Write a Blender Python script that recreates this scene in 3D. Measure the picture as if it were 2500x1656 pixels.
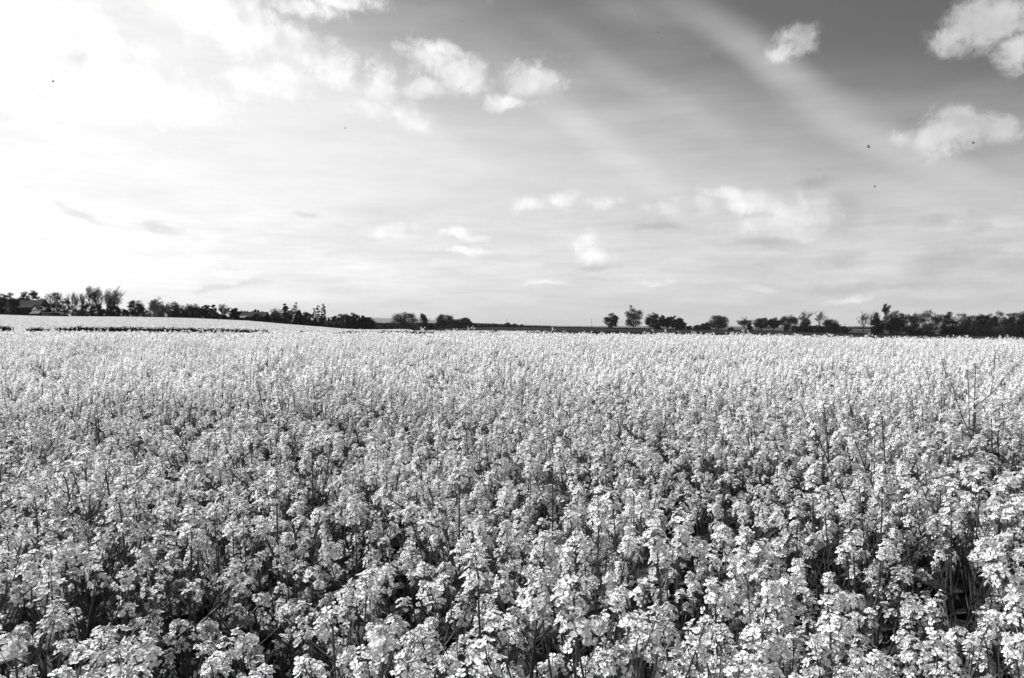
import bpy, math, random
import numpy as np
from mathutils import Vector, Matrix, Euler

PI = math.pi
sc = bpy.context.scene
COL = sc.collection
for o in list(bpy.data.objects):
    bpy.data.objects.remove(o)

# ------------------------------------------------------------------ camera
F = 1925.0            # focal length in photograph pixels (2500 px wide)
EYE = 1.8
PITCH = math.atan(33 / F)
cam = bpy.data.cameras.new('camera')
cam.sensor_width = 36
cam.lens = F / 2500 * 36
cam.clip_start = 0.05
cam.clip_end = 80000
cam_o = bpy.data.objects.new('camera', cam)
COL.objects.link(cam_o)
cam_o.location = (0, 0, EYE)
cam_o.rotation_euler = (PI / 2 - PITCH, 0, 0)
sc.camera = cam_o

# ------------------------------------------------------------------ exposure
sc.view_settings.view_transform = 'Standard'
sc.view_settings.look = 'None'
sc.view_settings.exposure = 0.52
sc.view_settings.gamma = 1
sc.view_settings.use_curve_mapping = False

# ------------------------------------------------------------------ sun
SUN_EL, SUN_AZ = math.radians(50), math.radians(-62)
sun = bpy.data.lights.new('sun', 'SUN')
sun.energy = 5.0
sun.angle = math.radians(0.5)
sun.color = (1.0, 1.0, 1.0)       # black and white photograph: neutral light
sun_o = bpy.data.objects.new('sun', sun)
COL.objects.link(sun_o)
sd = Vector((math.sin(SUN_AZ) * math.cos(SUN_EL), math.cos(SUN_AZ) * math.cos(SUN_EL), math.sin(SUN_EL)))
sun_o.rotation_euler = sd.to_track_quat('Z', 'Y').to_euler()
sun_o.location = (-30, 20, 40)

# ------------------------------------------------------------------ sky
def azel(px, py):
    a = (px - 1250) / F
    b = (828 - py) / F
    y = math.cos(PITCH) + b * math.sin(PITCH)
    z = -math.sin(PITCH) + b * math.cos(PITCH)
    return math.atan2(a, y), math.atan2(z, math.hypot(a, y))

world = bpy.data.worlds.new('World')
sc.world = world
world.use_nodes = True
NT = world.node_tree
NT.nodes.clear()

def nd(t, **k):
    n = NT.nodes.new(t)
    for a, v in k.items():
        setattr(n, a, v)
    return n

def put(sock, v):
    if hasattr(v, 'is_linked') or isinstance(v, bpy.types.NodeSocket):
        NT.links.new(v, sock)
    else:
        sock.default_value = v

def mth(op, a, b=None, c=None, clamp=False):
    n = nd('ShaderNodeMath', operation=op, use_clamp=clamp)
    put(n.inputs[0], a)
    if b is not None: put(n.inputs[1], b)
    if c is not None: put(n.inputs[2], c)
    return n.outputs[0]

def vm(op, a, b=None, c=None):
    n = nd('ShaderNodeVectorMath', operation=op)
    put(n.inputs[0], a)
    if b is not None: put(n.inputs[1], b)
    if c is not None: put(n.inputs[2], c)
    return n.outputs['Value'] if op in ('LENGTH', 'DOT_PRODUCT') else n.outputs[0]

def sstep(v, lo, hi, a=0.0, b=1.0):
    n = nd('ShaderNodeMapRange', interpolation_type='SMOOTHSTEP')
    put(n.inputs['Value'], v)
    n.inputs['From Min'].default_value = lo
    n.inputs['From Max'].default_value = hi
    n.inputs['To Min'].default_value = a
    n.inputs['To Max'].default_value = b
    return n.outputs[0]

def fmix(f, a, b):
    n = nd('ShaderNodeMix', data_type='FLOAT')
    put(n.inputs[0], f); put(n.inputs[2], a); put(n.inputs[3], b)
    return n.outputs[0]

def noise(vec, scale, detail, rough=0.5, color=False):
    n = nd('ShaderNodeTexNoise')
    put(n.inputs['Vector'], vec)
    n.inputs['Scale'].default_value = scale
    n.inputs['Detail'].default_value = detail
    n.inputs['Roughness'].default_value = rough
    return n.outputs['Color' if color else 'Fac']

sky = nd('ShaderNodeTexSky', sky_type='NISHITA', sun_disc=False)
sky.sun_elevation = SUN_EL
sky.sun_rotation = SUN_AZ
sky.dust_density = 2.0
sep = nd('ShaderNodeSeparateColor')
NT.links.new(sky.outputs[0], sep.inputs[0])
R = mth('MULTIPLY', mth('SUBTRACT', sep.outputs[0], 0.45), 0.1)      # red-filter black and white of the clear sky
tc = nd('ShaderNodeTexCoord')
dirv = tc.outputs['Generated']
sx = nd('ShaderNodeSeparateXYZ')
NT.links.new(dirv, sx.inputs[0])
az = mth('ARCTAN2', sx.outputs[0], sx.outputs[1])
el = mth('ARCSINE', sx.outputs[2])
cb = nd('ShaderNodeCombineXYZ')
NT.links.new(az, cb.inputs[0]); NT.links.new(el, cb.inputs[1])
Q = cb.outputs[0]
# cloud edges: the directions are shaken by noise before the cloud masses are looked up
wob = vm('SUBTRACT', noise(Q, 7.0, 6, 0.62, True), (0.5, 0.5, 0.5))
QD = vm('MULTIPLY_ADD', wob, (0.10, 0.07, 0.0), Q)
wob2 = vm('SUBTRACT', noise(Q, 3.0, 3, 0.5, True), (0.5, 0.5, 0.5))
QS = vm('MULTIPLY_ADD', wob2, (0.06, 0.05, 0.0), Q)
wb3 = vm('SUBTRACT', noise(Q, 22.0, 4, 0.6, True), (0.5, 0.5, 0.5))
fb = noise(vm('MULTIPLY_ADD', wb3, (0.05, 0.04, 0.0), Q), 17.0, 11, 0.74)
# high thin veil: absent only high up and away from the sun
qs = nd('ShaderNodeSeparateXYZ'); NT.links.new(QS, qs.inputs[0])
slope = 0.20
g = mth('SUBTRACT', mth('MULTIPLY', qs.outputs[1], -1.0), mth('MULTIPLY', qs.outputs[0], slope))
mp = nd('ShaderNodeMapping')
NT.links.new(Q, mp.inputs[0])
mp.inputs['Rotation'].default_value = (0, 0, math.radians(30))
mp.inputs['Scale'].default_value = (1.2, 7.0, 1)
streak = noise(mp.outputs[0], 2.2, 5, 0.55)
fibre = noise(mp.outputs[0], 5.5, 9, 0.68)
g2 = mth('MULTIPLY_ADD', mth('SUBTRACT', streak, 0.5), 0.13, g)
def gpx(y): return (y - 795) / F
veil = sstep(g2, gpx(-20), gpx(440), 0.0, 0.84)
SOFT = [  # px, py, rx, ry, tilt degrees (clockwise on the picture), amount: soft high cloud
    (1790, 90, 260, 56, 33, 0.34), (1960, 210, 250, 52, 34, 0.34), (2200, 375, 330, 44, 28, 0.33), (1560, 30, 160, 60, 20, 0.18), (1600, 230, 420, 40, 30, 0.12),
    (2330, 520, 260, 50, 30, 0.15), (1450, 330, 330, 45, 35, 0.18), (300, 90, 560, 240, 15, 0.8),
    (560, 290, 520, 190, 10, 0.5), (60, 620, 520, 150, 0, 0.3), (800, 330, 420, 110, 10, 0.35),
]
def blob(QV, px, py, rx, ry, tilt):
    a, e = azel(px, py)
    a2, e2 = azel(px + 50, py); kx = abs(a2 - a) / 50
    a3, e3 = azel(px, py + 50); ky = abs(e3 - e) / 50
    m = nd('ShaderNodeMapping', vector_type='TEXTURE')
    NT.links.new(QV, m.inputs[0])
    m.inputs['Location'].default_value = (a, e, 0)
    m.inputs['Rotation'].default_value = (0, 0, -math.radians(tilt))
    m.inputs['Scale'].default_value = (rx * kx, ry * ky, 1)
    return vm('LENGTH', m.outputs[0])
for px, py, rx, ry, t, amt in SOFT:
    veil = mth('ADD', veil, sstep(blob(QS, px, py, rx, ry, t), 1.3, 0.1, 0.0, amt))
veil = mth('MINIMUM', veil, 0.96)
veil = mth('MULTIPLY', veil, mth('MULTIPLY_ADD', mth('SUBTRACT', fibre, 0.5), 0.6, 1.0))
sdot = vm('DOT_PRODUCT', dirv, (sd.x, sd.y, sd.z))
glow = sstep(sdot, 0.10, 0.75, 0.0, 0.14)       # thin cloud scatters more light towards the sun
C = mth('ADD', mth('MULTIPLY_ADD', R, 1.12, 0.395), glow)
base = fmix(veil, R, C)
BRIGHT = [  # heaped clouds
    (540, 40, 190, 90, 10), (300, 190, 300, 90, 12), (120, 60, 260, 70, 8), (700, 110, 150, 48, 20), (820, 150, 60, 60, 60), (640, 190, 110, 50, 10), (735, 15, 110, 30, 5),
    (850, 0, 90, 22, 0), (935, 190, 42, 60, 0), (1050, 150, 70, 50, 25), (1120, 195, 80, 45, 10), (1025, 220, 50, 30, 0), (1290, 195, 85, 45, 5), (1235, 255, 60, 18, 0),
    (895, 275, 65, 32, 0), (1000, 285, 60, 32, 20), (1945, 100, 60, 34, 0), (1905, 128, 40, 18, 0),
    (2400, 60, 120, 62, -22), (2330, 110, 50, 40, 0), (2480, 130, 50, 50, 0), (2350, 320, 95, 50, 0), (2430, 330, 55, 42, 0), (2290, 352, 70, 36, 0), (2200, 340, 45, 25, 0),
    (1380, 492, 50, 24, 0), (1290, 510, 60, 20, 0), (1470, 505, 50, 18, 0), (1430, 605, 55, 30, 0), (1700, 500, 70, 28, 0), (1850, 490, 120, 34, 0), (1960, 520, 110, 30, 10), (1840, 545, 110, 25, 0), (1760, 470, 70, 18, 0), (1650, 520, 80, 14, 0),
    (1130, 580, 70, 14, 0), (990, 570, 70, 12, 0), (1135, 615, 60, 9, 0), (1600, 686, 60, 9, 0), (1830, 700, 70, 8, 0), (1960, 560, 90, 22, 0), (1330, 690, 70, 6, 0), (2050, 720, 90, 10, 0),
]
dens = None
for px, py, rx, ry, t in BRIGHT:
    d = sstep(blob(QD, px, py, rx * 1.25, ry * 1.3, t), 1.45, 0.0, 0.0, 1.0 if py < 400 else 0.95)
    dens = d if dens is None else mth('MAXIMUM', dens, d)
cum = sstep(mth('ADD', dens, mth('MULTIPLY', mth('SUBTRACT', fb, 0.5), 2.4)), 0.2, 1.02)
cshade = mth('MULTIPLY_ADD', mth('SUBTRACT', noise(vm('ADD', Q, (0.01, 0.012, 0)), 16.0, 4, 0.5), noise(Q, 16.0, 4, 0.5)), 1.2, 1.0)
Cb = mth('MULTIPLY', mth('ADD', mth('MULTIPLY_ADD', R, 1.45, 0.40), mth('MULTIPLY', glow, 1.3)), cshade)
base = fmix(mth('MULTIPLY', cum, 0.9), base, Cb)
DARK = [  # shaded cloud bellies low over the wood
    (2290, 550, 45, 16, -10), (2375, 545, 55, 16, 0), (1985, 455, 50, 16, 0), (2060, 520, 50, 40, 40), (2320, 630, 140, 34, -12), (2460, 650, 140, 34, 0), (1850, 590, 130, 14, 0),
    (2060, 615, 70, 22, 0), (1600, 560, 60, 10, 0), (210, 515, 70, 12, 15), (400, 550, 70, 12, 12), (120, 600, 90, 9, 5), (740, 525, 45, 7, 0), (560, 690, 130, 8, 0), (2100, 690, 260, 12, 0), (1450, 640, 60, 9, 0),
]
dd = None
for px, py, rx, ry, t in DARK:
    d = sstep(blob(QD, px, py, rx * 1.3, ry * 1.5, t), 1.35, 0.0)
    dd = d if dd is None else mth('MAXIMUM', dd, d)
dk = sstep(mth('ADD', dd, mth('MULTIPLY', mth('SUBTRACT', fb, 0.5), 1.9)), 0.15, 1.2)
base = mth('MULTIPLY', base, fmix(dk, 1.0, 0.80))
# flat cloud layers stacked towards the horizon
mp2 = nd('ShaderNodeMapping'); NT.links.new(Q, mp2.inputs[0]); mp2.inputs['Scale'].default_value = (4.0, 24.0, 1)
lay = noise(mp2.outputs[0], 2.1, 9, 0.66)
band = mth('MULTIPLY', sstep(el, 0.19, 0.08), mth('SUBTRACT', lay, 0.5))
base = mth('MULTIPLY', base, mth('MULTIPLY_ADD', band, 0.75, 0.985))
# above and behind the picture the same sky goes on with scattered heaps
fair = sstep(noise(dirv, 3.0, 7, 0.6), 0.54, 0.66)
out_of = sstep(el, 0.48, 0.62)
base = fmix(mth('MULTIPLY', mth('MULTIPLY', fair, out_of), 0.8), base, Cb)
bg = nd('ShaderNodeBackground')
NT.links.new(base, bg.inputs[0])
bg.inputs[1].default_value = 0.715
wo = nd('ShaderNodeOutputWorld')
NT.links.new(bg.outputs[0], wo.inputs[0])

# ------------------------------------------------------------------ helpers
def material(name, v, rough=0.8, var=0.0, scale=5.0, transl=0.0, spec=0.2, bump=0.0, coord='Object', var2=0.0):
    m = bpy.data.materials.new(name)
    m.use_nodes = True
    t = m.node_tree
    p = t.nodes['Principled BSDF']
    p.inputs['Roughness'].default_value = rough
    p.inputs['Specular IOR Level'].default_value = spec
    p.inputs['Base Color'].default_value = (v, v, v, 1)
    src = None
    if var:
        tcn = t.nodes.new('ShaderNodeTexCoord')
        nz = t.nodes.new('ShaderNodeTexNoise')
        nz.inputs['Scale'].default_value = scale
        nz.inputs['Detail'].default_value = 5
        t.links.new(tcn.outputs[coord], nz.inputs['Vector'])
        mr = t.nodes.new('ShaderNodeMapRange')
        mr.inputs[1].default_value = 0.25; mr.inputs[2].default_value = 0.75
        mr.inputs[3].default_value = v * (1 - var); mr.inputs[4].default_value = v * (1 + var)
        t.links.new(nz.outputs['Fac'], mr.inputs[0])
        src = mr.outputs[0]
        if var2:
            oi = t.nodes.new('ShaderNodeObjectInfo')
            mm = t.nodes.new('ShaderNodeMath'); mm.operation = 'MULTIPLY_ADD'
            t.links.new(oi.outputs['Random'], mm.inputs[0]); mm.inputs[1].default_value = 2 * var2; mm.inputs[2].default_value = 1 - var2
            m2 = t.nodes.new('ShaderNodeMath'); m2.operation = 'MULTIPLY'
            t.links.new(mm.outputs[0], m2.inputs[0]); t.links.new(src, m2.inputs[1]); src = m2.outputs[0]
        t.links.new(src, p.inputs['Base Color'])
        if bump:
            b = t.nodes.new('ShaderNodeBump'); b.inputs['Strength'].default_value = bump
            t.links.new(nz.outputs['Fac'], b.inputs['Height']); t.links.new(b.outputs[0], p.inputs['Normal'])
    if transl:
        tr = t.nodes.new('ShaderNodeBsdfTranslucent')
        tr.inputs[0].default_value = (v, v, v, 1)
        if src: t.links.new(src, tr.inputs[0])
        mx = t.nodes.new('ShaderNodeMixShader'); mx.inputs[0].default_value = transl
        t.links.new(p.outputs[0], mx.inputs[1]); t.links.new(tr.outputs[0], mx.inputs[2])
        t.links.new(mx.outputs[0], t.nodes['Material Output'].inputs[0])
    return m

M = dict(
    petal=material('petal', 0.88, 0.5, 0.07, 60, 0.38, 0.25),
    heart=material('flower_centre', 0.55, 0.6, 0.1, 80),
    bud=material('bud', 0.42, 0.5, 0.25, 120, 0.15, 0.3),
    stem=material('stem', 0.075, 0.55, 0.3, 30, 0, 0.3),
    pod=material('pod', 0.14, 0.5, 0.2, 40, 0.1, 0.3),
    leaf=material('leaf', 0.028, 0.5, 0.4, 25, 0.2, 0.35),
    ground=None,
    tree=material('tree_leaves', 0.03, 0.7, 0.45, 0.35, 0.2, 0.0, var2=0.2),
    dark=material('dark_leaves', 0.018, 0.7, 0.4, 0.4, 0.1, 0.0, var2=0.2),
    pale=material('pale_leaves', 0.062, 0.7, 0.35, 0.35, 0.25, 0.0, var2=0.15),
    bark=material('bark', 0.03, 0.9, 0.3, 2.0),
    barkpale=material('pale_bark', 0.14, 0.9, 0.3, 2.0),
    wheat=material('young_wheat', .024, 0.8, 0.25, 0.15, spec=0.0),
    brick=material('brickwork', .04, 0.9, 0.25, 3.0, spec=0.0),
    render=material('pale_wall', .11, 0.9, 0.15, 2.0, spec=0.0),
    tiles=material('roof_tiles', .04, 0.8, 0.25, 3.0, spec=0.0),
    greytiles=material('weathered_tiles', .05, 0.8, 0.25, 3.0, spec=0.0),
    slate=material('pale_roof', .18, 0.7, 0.2, 3.0, spec=0.0),
    glass=material('window_glass', 0.02, 0.1, spec=0.6),
    white=material('white_paint', 0.7, 0.6),
    pole=material('weathered_pole', 0.10, 0.9),
    insect=material('insect_body', 0.02, 0.5),
    wing=material('insect_wing', 0.10, 0.4, transl=0.5),
    mass=material('far_blossom', 0.62, 0.8, 0.15, 0.5, 0.3, 0.1),
)

class MB:
    def __init__(s):
        s.v, s.f, s.m, s.mats = [], [], [], []
    def mi(s, mat):
        if mat not in s.mats: s.mats.append(mat)
        return s.mats.index(mat)
    def add(s, vs, fs, mat):
        k = len(s.v); i = s.mi(mat)
        s.v.extend(vs)
        for f in fs:
            s.f.append(tuple(k + a for a in f)); s.m.append(i)
    def tube(s, pts, rad, mat, n=4, cap=False):
        vs, fs = [], []
        N = len(pts)
        for i, p in enumerate(pts):
            d = (pts[min(i + 1, N - 1)] - pts[max(i - 1, 0)])
            if d.length < 1e-9: d = Vector((0, 0, 1))
            d.normalize()
            a = d.orthogonal().normalized() if abs(d.z) < 0.999 else Vector((1, 0, 0))
            b = d.cross(a)
            for k in range(n):
                t = 2 * PI * k / n
                vs.append(p + (a * math.cos(t) + b * math.sin(t)) * rad[i])
        for i in range(N - 1):
            for k in range(n):
                fs.append((i * n + k, i * n + (k + 1) % n, (i + 1) * n + (k + 1) % n, (i + 1) * n + k))
        if cap: fs.append(tuple((N - 1) * n + k for k in range(n)))
        s.add(vs, fs, mat)
    def box(s, lo, hi, mat):
        x0, y0, z0 = lo; x1, y1, z1 = hi
        vs = [Vector(p) for p in ((x0, y0, z0), (x1, y0, z0), (x1, y1, z0), (x0, y1, z0), (x0, y0, z1), (x1, y0, z1), (x1, y1, z1), (x0, y1, z1))]
        s.add(vs, [(0, 3, 2, 1), (4, 5, 6, 7), (0, 1, 5, 4), (1, 2, 6, 5), (2, 3, 7, 6), (3, 0, 4, 7)], mat)
    def xf(s, other, mat4):
        idx = [s.mi(m) for m in other.mats]
        k = len(s.v)
        s.v.extend([mat4 @ v for v in other.v])
        s.f.extend([tuple(k + a for a in f) for f in other.f])
        s.m.extend([idx[i] for i in other.m])
    def mesh(s, name, smooth=False):
        me = bpy.data.meshes.new(name)
        me.from_pydata([tuple(v) for v in s.v], [], s.f)
        for m in s.mats: me.materials.append(m)
        me.polygons.foreach_set('material_index', s.m)
        if smooth: me.polygons.foreach_set('use_smooth', [True] * len(s.f))
        me.update()
        return me

def quads_np(name, ctr, rnd, size, mat, nrm=None, aspect=1.0, extra=None):
    """many small leaf-like quads as one mesh; ctr (n,3)"""
    n = len(ctr)
    if nrm is None:
        nrm = rnd.normal(size=(n, 3))
    nrm = nrm / np.linalg.norm(nrm, axis=1)[:, None]
    t = np.cross(nrm, rnd.normal(size=(n, 3))); t /= np.linalg.norm(t, axis=1)[:, None]
    b = np.cross(nrm, t)
    s = (np.asarray(size) * rnd.uniform(0.6, 1.35, n))[:, None] * 0.5
    P = np.stack([ctr - t * s, ctr - b * s * aspect, ctr + t * s, ctr + b * s * aspect], 1).reshape(-1, 3)
    me = bpy.data.meshes.new(name)
    me.vertices.add(4 * n); me.vertices.foreach_set('co', P.ravel())
    me.loops.add(4 * n); me.loops.foreach_set('vertex_index', np.arange(4 * n, dtype=np.int32))
    me.polygons.add(n)
    me.polygons.foreach_set('loop_start', np.arange(n, dtype=np.int32) * 4)
    me.polygons.foreach_set('loop_total', np.full(n, 4, dtype=np.int32))
    me.materials.append(mat)
    me.update(calc_edges=True)
    return me

def ob(name, data, parent=None, loc=None):
    o = bpy.data.objects.new(name, data)
    COL.objects.link(o)
    if parent: o.parent = parent
    if loc is not None: o.location = loc
    return o

def tag(o, label=None, cat=None, group=None, kind=None):
    if label: o['label'] = label
    if cat: o['category'] = cat
    if group: o['group'] = group
    if kind: o['kind'] = kind
    return o

def P(px, py, D):
    a = (px - 1250) / F; b = (828 - py) / F
    y = math.cos(PITCH) + b * math.sin(PITCH)
    z = -math.sin(PITCH) + b * math.cos(PITCH)
    return Vector((a / y * D, D, EYE + z / y * D))

# ------------------------------------------------------------------ terrain
def zs(y, D): return EYE + (795 - y) / F * D
U = lambda *px: (np.array(px, float) - 1250) / F
def prof(pts):
    a = np.array(pts, float)
    return (a[:, 0] - 1250) / F, a[:, 1]
brow = prof([(0, 808), (150, 810), (640, 813.5), (900, 812.5), (1250, 813), (1600, 817), (1900, 820), (2100, 825), (2500, 830)])
y100 = prof([(0, 802), (600, 806), (900, 809), (1290, 811), (1600, 815), (1900, 818), (2500, 826)])
crest = prof([(0, 768.5), (130, 773), (300, 773.5), (400, 775.5), (480, 777.5), (600, 783.5), (708, 792.5), (789, 799), (830, 803), (900, 806), (950, 807), (1000, 806), (1100, 801), (1200, 798.5),
              (1300, 798.5), (1400, 800), (1500, 802), (1600, 804), (1700, 806), (1800, 807.5), (1900, 809.5), (2000, 812), (2100, 817), (2300, 820), (2500, 822)])
DC = prof([(0, 360), (300, 380), (600, 420), (900, 560), (1000, 620), (1200, 680), (1500, 680), (1900, 640), (2100, 500), (2500, 460)])
crophi = prof([(0, 1.2), (880, 1.2), (960, 0.5), (2500, 0.4)])
hill = prof([(0, 772), (700, 773), (900, 775.5), (960, 777), (1050, 781), (1100, 784), (1150, 788), (1250, 792), (1350, 796), (1900, 797), (2500, 794)])
def H(x, y):
    x = np.asarray(x, float); y = np.asarray(y, float)
    x, y = np.broadcast_arrays(x, y)
    u = np.clip(x / np.maximum(y, 8.0), -1.2, 1.2)
    b = np.interp(u, *brow); dc = np.interp(u, *DC)
    z32 = zs(b, 32) - 1.29
    z62 = zs(b, 62) - 0.55 - 1.2
    z72 = z62 - 0.05
    z100 = zs(np.interp(u, *y100), 100) - 1.2
    zc = zs(np.interp(u, *crest), dc) - np.interp(u, *crophi)
    zh = zs(np.interp(u, *hill), 20000)
    D = [0 * u, 0 * u + 32, 0 * u + 62, 0 * u + 72, 0 * u + 100, dc, dc + 160, 0 * u + 1000, 0 * u + 3000, 0 * u + 9000, 0 * u + 20000, 0 * u + 26000]
    Z = [0 * u, z32, z62, z72, z100, zc, zc - 3.0, zs(806, 1000) + 0 * u, zs(801, 3000) + 0 * u, zs(799, 9000) + 0 * u, zh, zh - 120]
    out = np.zeros_like(u)
    for k in range(len(D) - 1):
        m = (y >= D[k]) & (y < D[k + 1])
        t = (y - D[k]) / (D[k + 1] - D[k])
        if k == 1: t = t * t * (2 - t) * 0 + t ** 1.4
        out = np.where(m, Z[k] + (Z[k + 1] - Z[k]) * t, out)
    out = np.where(y >= 26000, Z[-1], out)
    return out
def Hs(x, y): return float(H(x, y))

def axis_vals(step0, grow, end):
    v = [0.0]
    while v[-1] < end: v.append(v[-1] + max(step0, v[-1] * grow))
    return v
xs = axis_vals(2.0, 0.045, 27000); xs = np.array([-a for a in xs[:0:-1]] + xs)
yp = axis_vals(1.5, 0.03, 27000); yn = axis_vals(20, 0.3, 3000)
ys = np.array([-a for a in yn[:0:-1]] + yp)
GX, GY = np.meshgrid(xs, ys)
rg = np.random.default_rng(5)
GZ = H(GX, GY)
far = GY > 2500
GZ = GZ + np.where(far, (np.sin(GX / 900 + 1) * np.sin(GY / 1300) + 0.6 * np.sin(GX / 370 + GY / 800)) * np.minimum(GY, 20000) / 20000 * 7, 0)
ny, nx = GX.shape
V = np.stack([GX, GY, GZ], -1).reshape(-1, 3)
ii = (np.arange(ny - 1)[:, None] * nx + np.arange(nx - 1)[None, :]).ravel()
Fq = np.stack([ii, ii + 1, ii + nx + 1, ii + nx], 1)
me = bpy.data.meshes.new('ground')
me.vertices.add(len(V)); me.vertices.foreach_set('co', V.ravel())
me.loops.add(Fq.size); me.loops.foreach_set('vertex_index', Fq.ravel().astype(np.int32))
me.polygons.add(len(Fq)); me.polygons.foreach_set('loop_start', np.arange(len(Fq), dtype=np.int32) * 4)
me.polygons.foreach_set('loop_total', np.full(len(Fq), 4, dtype=np.int32))
me.polygons.foreach_set('use_smooth', np.ones(len(Fq), bool))
me.update(calc_edges=True)
gm = bpy.data.materials.new('soil_and_pasture'); gm.use_nodes = True
t = gm.node_tree; p = t.nodes['Principled BSDF']; p.inputs['Roughness'].default_value = 0.95; p.inputs['Specular IOR Level'].default_value = 0.1
g_ = t.nodes.new('ShaderNodeNewGeometry')
vo = t.nodes.new('ShaderNodeTexVoronoi'); vo.inputs['Scale'].default_value = 0.0022
t.links.new(g_.outputs['Position'], vo.inputs['Vector'])
nz = t.nodes.new('ShaderNodeTexNoise'); nz.inputs['Scale'].default_value = 0.8; nz.inputs['Detail'].default_value = 6
t.links.new(g_.outputs['Position'], nz.inputs['Vector'])
mr = t.nodes.new('ShaderNodeMapRange'); mr.inputs[3].default_value = 0.015; mr.inputs[4].default_value = 0.06
sp_ = t.nodes.new('ShaderNodeSeparateColor'); t.links.new(vo.outputs['Color'], sp_.inputs[0]); t.links.new(sp_.outputs[0], mr.inputs[0])
ml = t.nodes.new('ShaderNodeMath'); ml.operation = 'MULTIPLY'
mr2 = t.nodes.new('ShaderNodeMapRange'); mr2.inputs[3].default_value = 0.6; mr2.inputs[4].default_value = 1.4
t.links.new(nz.outputs['Fac'], mr2.inputs[0]); t.links.new(mr.outputs[0], ml.inputs[0]); t.links.new(mr2.outputs[0], ml.inputs[1])
t.links.new(ml.outputs[0], p.inputs['Base Color'])
me.materials.append(gm)
tag(ob('ground', me), kind='structure')

# dark young wheat: a closed low canopy with its own thickness
def canopy(name, px0, px1, D0, back, h, mat, nu=120, nd_=40):
    us = np.linspace((px0 - 1250) / F, (px1 - 1250) / F, nu)
    vs = []
    for u in us:
        dc = float(np.interp(u, *DC)) - back
        ds = D0 * (dc / D0) ** np.linspace(0, 1, nd_)
        for k, d in enumerate(ds):
            x = u * d
            z = Hs(x, d)
            e = k in (0, nd_ - 1)
            vs.append((x, d, z + (h if not e else h * 0.6)))
    vs = np.array(vs).reshape(nu, nd_, 3)
    low = np.concatenate([vs[:, 0], vs[::-1, -1]])
    allv = vs.reshape(-1, 3).tolist()
    fs = []
    for i in range(nu - 1):
        for k in range(nd_ - 1):
            a = i * nd_ + k
            fs.append((a, a + nd_, a + nd_ + 1, a + 1))
    # skirt
    def skirt(ids):
        base = len(allv)
        for j in ids:
            x, y, z = allv[j]; allv.append([x, y, z - h - 0.3])
        for q in range(len(ids) - 1):
            fs.append((ids[q], ids[q + 1], base + q + 1, base + q))
    skirt([i * nd_ for i in range(nu)]); skirt([i * nd_ + nd_ - 1 for i in range(nu)])
    skirt(list(range(nd_))); skirt([(nu - 1) * nd_ + k for k in range(nd_)])
    m_ = bpy.data.meshes.new(name); m_.from_pydata(allv, [], fs); m_.materials.append(mat)
    m_.polygons.foreach_set('use_smooth', [True] * len(fs)); m_.update()
    return m_
tag(ob('wheat_field', canopy('wheat_field', 1000, 3300, 112, 4, 0.35, M['wheat'])), 'dark even field of young wheat between blossom and tree row', 'field', kind='stuff')

# ------------------------------------------------------------------ rapeseed: pieces
def petal_pts(L, W, cup):
    return [Vector((0.0012, 0, 0)), Vector((L * .45, -W * .38, L * .16 * cup)), Vector((L * .85, -W * .5, L * .12 * cup)), Vector((L * 1.03, 0, L * .0 * cup)),
            Vector((L * .85, W * .5, L * .12 * cup)), Vector((L * .45, W * .38, L * .16 * cup)), Vector((L * .6, 0, L * .02 * cup))]
def flower_mb(seed):
    r = random.Random(seed)
    mb = MB()
    for k in range(4):
        a = k * PI / 2 + r.uniform(-.15, .15)
        L = 0.0105 * r.uniform(.85, 1.12); W = 0.0098 * r.uniform(.85, 1.1)
        tilt = r.uniform(-.55, .25)
        mt = Matrix.Rotation(a, 4, 'Z') @ Matrix.Rotation(tilt, 4, 'Y')
        vs = [mt @ v for v in petal_pts(L, W, r.uniform(.3, 1.6))]
        mb.add(vs, [(0, 1, 6), (1, 2, 6), (2, 3, 6), (3, 4, 6), (4, 5, 6), (5, 0, 6)], M['petal'])
    for k in range(3):
        a = r.uniform(0, 2 * PI)
        d = Vector((math.cos(a) * .0022, math.sin(a) * .0022, 0))
        mb.tube([d * .4, d + Vector((0, 0, .0045))], [.0006, .0011], M['heart'], 3, True)
    return mb
FLOWER = [flower_mb(100 + i) for i in range(4)]
def bud_mb(L, R_):
    mb = MB()
    vs = [Vector((0, 0, 0))]
    for z, rr in ((.35, 1), (.75, .8)):
        for k in range(4):
            vs.append(Vector((math.cos(k * PI / 2) * R_ * rr, math.sin(k * PI / 2) * R_ * rr, L * z)))
    vs.append(Vector((0, 0, L)))
    fs = []
    for k in range(4):
        j = (k + 1) % 4
        fs += [(0, 1 + j, 1 + k), (1 + k, 1 + j, 5 + j, 5 + k), (5 + k, 5 + j, 9)]
    mb.add(vs, fs, M['bud'])
    return mb
BUD = bud_mb(.0078, .0021)
def orient(d, roll):
    return d.to_track_quat('Z', 'Y').to_matrix().to_4x4() @ Matrix.Rotation(roll, 4, 'Z')
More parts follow.
